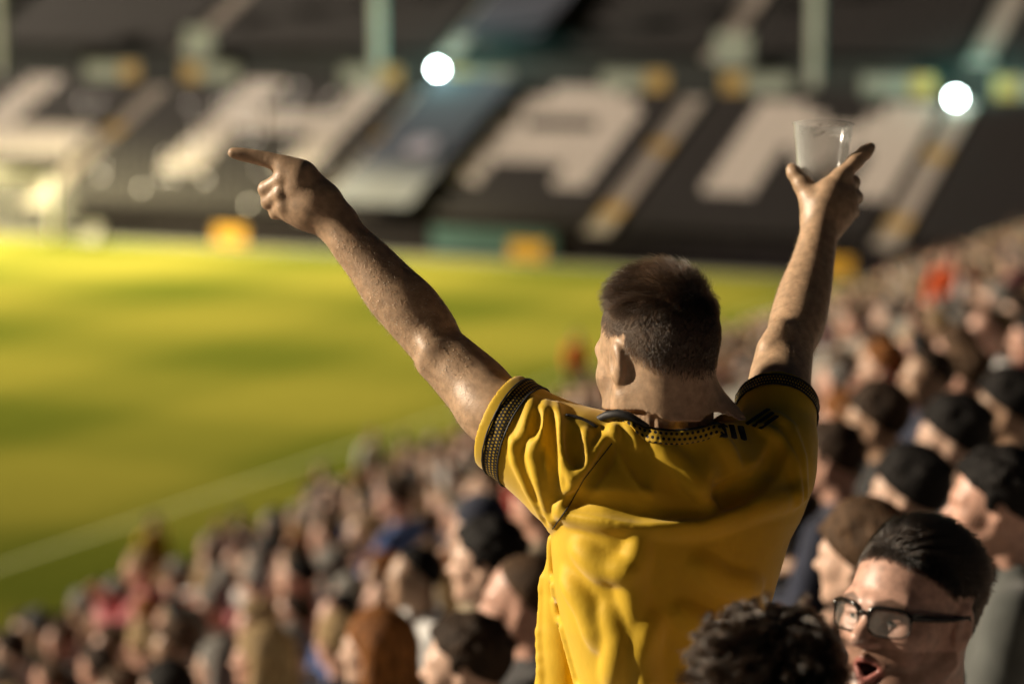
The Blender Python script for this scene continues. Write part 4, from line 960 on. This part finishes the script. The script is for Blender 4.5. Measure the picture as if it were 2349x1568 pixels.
e, o, v, q, T = near_person('man in black glasses with short dark combed hair, shouting with open mouth', 2092, 1396, 3.48, math.radians(46), math.radians(8), math.radians(1), 1.05, None, 'lilac', .0030, 1.15, 1.14, True, gskin, body_turn=.25)
L = T.inv(v); inh = (np.abs(L[:, 0]) < .12) & (L[:, 2] > -.14); hgt = L[:, 2] - (.676 * L[:, 1] + .0145)
ear = (np.abs(L[:, 0]) > .078) & (L[:, 2] < .03) & (L[:, 1] > -.035)
set_attr(o.data, 'roots', np.where(inh & ~ear, sstep(-.002, .012, hgt), 0))
face = inh & (L[:, 1] > .05)
mz = np.abs(L[:, 2] + .074); ring = sstep(.050, .020, np.hypot(L[:, 0], (L[:, 2] + .078) * 1.1))
set_attr(o.data, 'stubble', np.where(inh & (L[:, 1] > .0) & (L[:, 2] < -.045), .40 + .35 * ring * (L[:, 1] > .05), 0))
lip = sstep(.030, .020, np.hypot(L[:, 0] * 1.0, (L[:, 2] + .079) * 1.35)) * (L[:, 1] > .083) * (L[:, 2] < -.058) * (L[:, 2] > -.104)
set_attr(o.data, 'lips', np.where(inh, lip, 0))
set_attr(o.data, 'mouth', np.where(inh & (np.abs(L[:, 0]) < .022) & (L[:, 1] < .084) & (L[:, 1] > .05) & (L[:, 2] < -.060) & (L[:, 2] > -.100), 1, 0))
bw = sstep(.007, .003, np.abs(L[:, 2] - (.018 - .35 * np.abs(np.abs(L[:, 0]) - .032)))) * (np.abs(L[:, 0]) > .012) * (np.abs(L[:, 0]) < .052) * (L[:, 1] > .06)
set_attr(o.data, 'brow', np.where(inh, bw * .8, 0))
wr = np.where(inh & ~ear, sstep(.0, .010, hgt), 0); root, nn = pick_roots(v, q, wr, 15000); RL = T.inv(root); hg = RL[:, 2] - (.676 * RL[:, 1] + .0145); top = sstep(.02, .07, hg) * sstep(.0, .06, RL[:, 2])
ln = (.008 + .020 * top) * rng.uniform(.8, 1.2, len(root))
fl = np.stack([-.55 * top + .1 * np.sin(RL[:, 1] * 90), -.75 * top - .35, .1 * top - .75 * (1 - top)], 1); fl = nrm(fl) @ T.R.T; fl = nrm(fl - nn * (fl * nn).sum(1, keepdims=True) * .9)
lf = (.55 + .40 * np.sin((RL[:, 0] * .8 - RL[:, 1] * .6) * 2 * math.pi / .0085 + 2 * np.sin(RL[:, 1] * 40)))[:, None]
strands('hair', grow(root, nn, fl, ln, 6, lf, .08), .00034, .00015, hairmat('combed_hair', (.010, .0065, .0045), .22), e)
def ball(name, c, r, parent, m, nu=20, nv=14):
    import bmesh
    bm = bmesh.new(); bmesh.ops.create_uvsphere(bm, u_segments=nu, v_segments=nv, radius=r); me = bpy.data.meshes.new(name); bm.to_mesh(me); bm.free()
    me.polygons.foreach_set('use_smooth', [True] * len(me.polygons)); return link(name, me, parent, m, loc=c)
M['eye'] = mat('eye_white', (.62, .58, .54), .15); M['iris'] = mat('iris', (.03, .035, .04), .1); M['teeth'] = mat('teeth', (.65, .58, .48), .25, .1, 90)
for s in (-1, 1):
    ey = ball('eye', T(s * .031, .0775, -.008), .0128 * T.k, e, M['eye']); ball('iris', T.R @ np.array([s * .001, .0072, .0]) * T.k, .0064 * T.k, ey, M['iris'])
b = MB()
for k in range(8):
    x = -.014 + k * .004; c = lambda X, Yy, Zz: T(X, Yy, Zz); yy = .083 - 8 * x * x * 3
    b.hexa([c(x + .0002, yy - .004, -.071), c(x + .0038, yy - .004, -.071), c(x + .0038, yy, -.071), c(x + .0002, yy, -.071), c(x + .0002, yy - .004, -.064), c(x + .0038, yy - .004, -.064), c(x + .0038, yy, -.064), c(x + .0002, yy, -.064)])
link('teeth', b.mesh('teeth', mats=M['teeth']), e)
# glasses: rims, bridge, temples, lenses
gm = mat('black_acetate', (.012, .011, .010), .18, .2, 40); lens_m = bpy.data.materials.new('lens'); lens_m.use_nodes = True; lb = lens_m.node_tree.nodes['Principled BSDF']
lb.inputs['Alpha'].default_value = .10; lb.inputs['Base Color'].default_value = (.3, .32, .3, 1); lb.inputs['Roughness'].default_value = .03; lb.inputs['Specular IOR Level'].default_value = 1.0
gl = link('glasses', None, e); b = MB(); lz = -.010
for s in (-1, 1):
    rim = []
    for k in range(28):
        a = 2 * math.pi * k / 28; cx, sx = math.cos(a), math.sin(a); rx = .0275 * np.sign(cx) * abs(cx) ** .6; rz = .0185 * np.sign(sx) * abs(sx) ** .65
        X = s * .0355 + rx; rim.append(T(X, .109 - 5.5 * X * X, lz + rz + (.002 if sx > 0 else 0)))
    rr = [.0034 if math.sin(2 * math.pi * k / 28) > .1 else .0014 for k in range(28)]
    b.tube(rim, rr, 8, True)
    b.tube([T(s * .063, .086, lz + .012), T(s * .074, .068, lz + .012), T(s * .081, .02, lz + .010), T(s * .085, -.012, lz + .012), T(s * .083, -.03, lz - .008)], [.0060, .0055, .0042, .0034, .002], 8)
    lm = MB(); lm.v = [tuple(p) for p in rim]; lm.f = [tuple(range(28))]; lo_ = link('lens', lm.mesh('lens', False, lens_m), gl); sm = lo_.modifiers.new('thick', 'SOLIDIFY'); sm.thickness = .0012; sm.offset = 0
b.tube([T(-.009, .1085, lz + .009), T(0, .1115, lz + .012), T(.009, .1085, lz + .009)], .0028, 8)
link('frame', b.mesh('frame', True, gm), gl)

# curly-haired neighbour, seen from behind
e, o, v, q, T = near_person('person with thick dark tousled curly hair, back of the head, beside the man in glasses', 1747, 1592, 3.22, math.radians(168), math.radians(-8), 0, .88, None, 'black', .0045, 0, 1.0, False, skin('curly_skin', (.50, .30, .21)))
L = T.inv(v); inh = (np.abs(L[:, 0]) < .12) & (L[:, 2] > -.14); hgt = L[:, 2] - (.676 * L[:, 1] - .012); ear = (np.abs(L[:, 0]) > .079) & (L[:, 2] < .01) & (L[:, 1] > -.03)
for a_ in ('lips', 'mouth'): set_attr(o.data, a_, np.zeros(len(v)))
set_attr(o.data, 'stubble', np.where(inh & ~ear, sstep(-.004, .02, hgt), 0))
wr = np.where(inh & ~ear, sstep(.0, .012, hgt), 0); root, nn = pick_roots(v, q, wr, 24000); RL = T.inv(root)
seeds = root[rng.choice(len(root), 520, replace=False)]; ci = np.empty(len(root), int)
for i in range(0, len(root), 2000): ci[i:i + 2000] = np.argmin(((root[i:i + 2000, None] - seeds[None]) ** 2).sum(-1), 1)
snn = np.zeros((520, 3)); np.add.at(snn, ci, nn); snn = nrm(snn)
SL = T.inv(seeds); crown = np.array([.012, -.045, .118]); dv = SL - crown; fl = nrm(dv * [1, 1, .6] + np.cross(dv, [0, 0, 1]) * .9 + rng.normal(size=dv.shape) * .02); fl = fl @ T.R.T
topw = sstep(-.04, .08, SL[:, 2]); cl = (.026 + .026 * topw) * rng.uniform(.75, 1.35, 520); ph = rng.uniform(0, 6.28, 520); amp = rng.uniform(.003, .007, 520); wn = rng.uniform(.8, 1.5, 520)
P = []; n_ = 9; p = root.copy(); cp = seeds.copy()
t1 = nrm(np.cross(snn, fl)); t2 = np.cross(fl, t1); hj = rng.normal(size=(len(root), 3)) * .12
for i in range(n_):
    t = i / (n_ - 1); ax = nrm(snn * (.75 - 1.1 * t) * .6 + fl * (.5 + .9 * t))
    if i: cp = cp + ax * (cl / (n_ - 1))[:, None]
    sp_ = cp + (t1 * np.cos(ph + wn * 6.28 * t)[:, None] + t2 * np.sin(ph + wn * 6.28 * t)[:, None]) * (amp * t)[:, None]
    P.append(sp_[ci] + (root - seeds[ci]) * (1 - .18 * t) + hj * t * .022)
strands('hair', np.stack(P, 1), .00036, .00016, hairmat('curly_hair', (.010, .006, .0035), .28), e)

# ================================================================== THE CROWD
FACE0 = math.atan2(-V[1], -V[0])
taken = []
def rotv(p, a): c, s_ = math.cos(a), math.sin(a); return np.array([p[0] * c - p[1] * s_, p[0] * s_ + p[1] * c, p[2]])
seat_at = []
def seated(label, px, py, dep, pose, hair, hcol, scol, ccol, turn=0.0, group=None):
    f = FACE0 + turn; loc = W(px, py, dep) - rotv(HC, f - math.pi / 2); taken.append(loc); seat_at.append((dep, loc, f))
    return person(label, loc, f, pose, hair, hcol, scol, ccol, group)
MAN = [
    ('person with bushy brown hair just behind the man in glasses', 1978, 1275, 5.7, 'lap', 'full', 'brown', 'fair', 'black', -.1),
    ('person with short black hair in a grey green top behind the man in glasses', 2285, 1150, 5.6, 'lap', 'short', 'black', 'ruddy', 'grey green', .25),
    ('person with thick black hair and black coat above the bushy brown head', 2085, 1125, 7.0, 'folded', 'full', 'black', 'fair', 'black', 0),
    ('pale faced person in profile with black hair behind the grey green top', 2185, 1000, 7.6, 'lap', 'full', 'black', 'fair', 'black', .15),
    ('person with dark brown hair and black coat in front of pale parapet', 2010, 960, 8.6, 'chin', 'full', 'dark brown', 'tan', 'charcoal', .1),
    ('person in a navy coat beside the yellow sleeve with dark short hair', 1905, 1050, 8.2, 'lap', 'short', 'dark brown', 'ruddy', 'navy', 0),
    ('black haired person in black coat in front of the pale parapet wall', 2310, 930, 8.4, 'folded', 'full', 'black', 'tan', 'black', .1),
    ('person raising a hand beside the end of the pale parapet', 2165, 880, 10.5, 'raised', 'short', 'brown', 'fair', 'charcoal', .2),
    ('balding person in a pale grey jacket beside the yellow shirt', 1118, 1285, 7.0, 'lap', 'short', 'black', 'fair', 'pale grey', .2),
    ('person with receding hair partly hidden by the yellow shirt', 1200, 1375, 6.4, 'lap', 'receding', 'brown', 'ruddy', 'charcoal', .2),
    ('person with short dark brown hair in front of the pale grey jacket', 1070, 1520, 6.1, 'lap', 'short', 'dark brown', 'fair', 'black', .25),
    ('person with auburn ginger hair in a teal top', 862, 1485, 7.6, 'folded', 'long', 'ginger', 'fair', 'teal', .2),
    ('person with long fair hair in a beige jacket', 600, 1505, 9.2, 'lap', 'long', 'fair', 'ruddy', 'beige', .25),
    ('person in a bright blue jacket among dark coats', 905, 1140, 14.5, 'folded', 'short', 'dark brown', 'ruddy', 'blue', .1),
    ('person in a pink top near the pitch wall', 322, 1300, 15.5, 'clap', 'tied', 'fair', 'ruddy', 'pink', .2),
    ('person in a white shirt leaning above the pale parapet', 1962, 735, 19.5, 'clap', 'short', 'brown', 'ruddy', 'white', .1),
    ('person in a white shirt beside another white shirt above the parapet', 2035, 728, 20.2, 'folded', 'receding', 'grey', 'fair', 'white', .1),
    ('person in a white top in the rows in front of the yellow shirt', 1120, 1105, 16.0, 'lap', 'full', 'brown', 'fair', 'white', .1),
]
for a in MAN: seated(*a)
def standing(label, px, py, dep, hair, hcol, scol, ccol, turn=0.0):
    p = W(px, py, dep); return person(label, (p[0], p[1], 0), FACE0 + turn, 'side', hair, hcol, scol, ccol, 'people standing beside the pitch')
standing('steward in a yellow jacket standing beside the pitch', 350, 1192, 36.6, 'short', 'dark brown', 'ruddy', 'yellow', math.pi * .9)
standing('dark coated person standing beside the pitch near the yellow steward', 505, 1200, 36.2, 'beanie', 'maroon', 'ruddy', 'black', 2.4)
standing('second dark coated person standing beside the pitch, in black knitted hat', 545, 1195, 36.9, 'beanie', 'black', 'tan', 'black', 2.9)
standing('person in a white jacket standing on the grass verge', 852, 985, 43.6, 'short', 'brown', 'ruddy', 'white', 2.7)
standing('person in a maroon jacket standing beside the pitch', 738, 1062, 40.5, 'full', 'brown', 'ruddy', 'maroon', 2.0)
standing('steward in an orange jacket standing beside the pitch beyond the raised arms', 1322, 757, 56.0, 'short', 'black', 'tan', 'orange', 2.6)
o_ = W(2185, 585, 29.0); person('steward in a bright orange jacket standing high in the crowd', (o_[0], o_[1], o_[2] - 1.695), FACE0 + 2.0, 'side', 'short', 'dark brown', 'ruddy', 'orange')
# rows of spectators
WC = ['black'] * 5 + ['charcoal'] * 4 + ['navy'] * 4 + ['dark grey'] * 3 + ['brown', 'brown', 'olive', 'white', 'white', 'white', 'pale grey', 'pale grey', 'pale grey', 'beige', 'maroon', 'blue', 'beige', 'pink', 'lilac', 'red']
WH = ['dark brown'] * 4 + ['brown'] * 5 + ['black'] * 2 + ['fair'] * 4 + ['grey'] * 4 + ['ginger']
WK = ['short'] * 6 + ['receding'] * 7 + ['full'] * 4 + ['long'] * 3 + ['tied', 'beanie']
WP = ['lap'] * 6 + ['clap'] * 4 + ['folded'] * 4 + ['chin'] * 3 + ['raised']
ORD = 'first second third fourth fifth sixth seventh eighth ninth tenth eleventh twelfth thirteenth fourteenth fifteenth sixteenth seventeenth eighteenth nineteenth twentieth'.split()
PW = {'lap': 'hands on lap', 'clap': 'clapping', 'folded': 'arms folded', 'chin': 'hand at chin', 'raised': 'one arm raised'}
HW = {'short': 'short {} hair', 'receding': 'receding {} hair', 'full': 'thick {} hair', 'long': 'long {} hair', 'tied': 'tied {} hair', 'beanie': '{} knitted hat'}
auto = []
for k in range(0, 21):
    v = VR0 - RP * k; u = 3.0 + .25 * (k % 2)
    while u < 64:
        u += .5
        if rng.random() < .05: continue
        if abs(v + 4.5) < .45 and 9.5 < u < 18: continue
        loc = S(u + rng.normal() * .05, v + rng.normal() * .05, nz(v)); hp = loc + [0, 0, 1.23]; x, y, d = topx(hp)
        if d < 6.6 or not (-90 < x < 2440) or not (300 < y < 1700): continue
        if min(np.hypot(*(loc - t)[:2]) for t in taken) < .42: continue
        if d < 8.6 and x < 1020: continue
        if d < 9 and 1230 < x < 1850 and y > 900: continue                 # wholly hidden behind the man
        if v < np.interp(u, [0, 15, 18.4, 24.5, 40], [-10.4, -10.8, -11.7, -14.2, -15.9]): seat_at.append((d, loc, FACE0)); continue      # empty front rows
        auto.append((d, loc, k))
auto.sort(key=lambda t: t[0])
low = {}
for i, (d, loc, k) in enumerate(auto):
    pick = lambda L: L[int(rng.integers(len(L)))]
    pose, hk, hc_, cc, sc = pick(WP), pick(WK), pick(WH), pick(WC), pick(['fair', 'ruddy', 'ruddy', 'tan'])
    if hk == 'beanie': hc_ = pick(['black', 'navy', 'maroon', 'charcoal'])
    f = FACE0 + rng.normal() * .5 + .35; scl = float(rng.uniform(.90, .98)); seat_at.append((d, loc, f))
    if i < 300 - len(MAN) - 10:
        lb_ = f"spectator, {HW[hk].format(hc_)}, {cc} jacket, {PW[pose]}, {ORD[min(19, 20 - k)]} row above pitch wall"
        person(lb_, loc, f, pose, hk, hc_, sc, cc, 'seated spectators in the near stand', 'trousers' if rng.random() < .6 else 'trousers2', scl)
    else:
        v_, q_, i_ = LOW[pose, hk]; a = f - math.pi / 2; R = rotz(a) * scl; low.setdefault('x', []).append((v_ @ R.T + loc, q_, i_, sc, cc, ('c' if hk == 'beanie' else 'h') + '_' + hc_))
if low:
    names = ['s_' + k for k in SKINC] + ['c_' + k for k in CLOTHC] + ['h_' + k for k in HAIRC]; ix = {n: i for i, n in enumerate(names)}; Vv, Qq, Ii = [], [], []; n = 0
    for v_, q_, i_, sc, cc, hh in low['x']:
        Vv.append(v_); Qq.append(q_ + n); n += len(v_); Ii.append(np.array([ix['s_' + sc], ix['c_' + cc], ix[hh]])[i_])
    link('crowd', np_mesh('crowd', np.concatenate(Vv), np.concatenate(Qq), True, np.concatenate(Ii)), None, [M[n] for n in names], 'distant seated spectators filling the far rows of the near stand', 'crowd', None, 'stuff')
seat_at.sort(key=lambda t: t[0])
for d, loc, f in seat_at[:300]: link('seat', seat_near_me, ns, M4=Matrix.Translation(Vector(loc)) @ Matrix.Rotation(f - math.pi / 2, 4, 'Z'))
if len(seat_at) > 300:
    sv_ = np.array(seat_near.v); sf_ = np.array(seat_near.f); R_ = [(sv_ @ rotz(f - math.pi / 2).T + loc) for _, loc, f in seat_at[300:]]
    link('seat_rows', np_mesh('near_seat_rows', np.concatenate(R_), (sf_[None] + (np.arange(len(R_)) * len(sv_))[:, None, None]).reshape(-1, 4), False), ns, M['blackseat'], kind='stuff')
# pale shelter at the touchline
p = W(1330, 905, 47.5); sh_ = thing('touchline_shelter', 'pale blue rounded shelter beside the touchline behind the man', 'shelter', None, (p[0], p[1], 0))
for k in range(3):
    b = SB()
    for i in range(8):
        a0, a1 = math.pi * .5 * i / 8, math.pi * .5 * (i + 1) / 8; R1 = .9
        f = lambda a, r: (r * math.sin(a), r * math.cos(a) + .9)
        (y0, z0), (y1, z1), (y2, z2), (y3, z3) = f(a0, R1), f(a1, R1), f(a1, R1 - .03), f(a0, R1 - .03); u_ = -.9 + k * .62
        b.hexa([(u_, y0, z0), (u_ + .6, y0, z0), (u_ + .6, y1, z1), (u_, y1, z1), (u_, y3, z3), (u_ + .6, y3, z3), (u_ + .6, y2, z2), (u_, y2, z2)])
    link('roof_panel', b.mesh('roof_panel', mats=M['paleblue']), sh_)
b = SB(); b.box(-.9, .95, .88, .93, 0, .9); link('back_panel', b.mesh('back_panel', mats=M['paleblue']), sh_)
b = SB(); b.box(-.85, .9, .45, .8, .38, .44); b.box(-.8, -.75, .5, .75, 0, .38); b.box(.8, .85, .5, .75, 0, .38); link('bench', b.mesh('bench', mats=M['steel']), sh_)
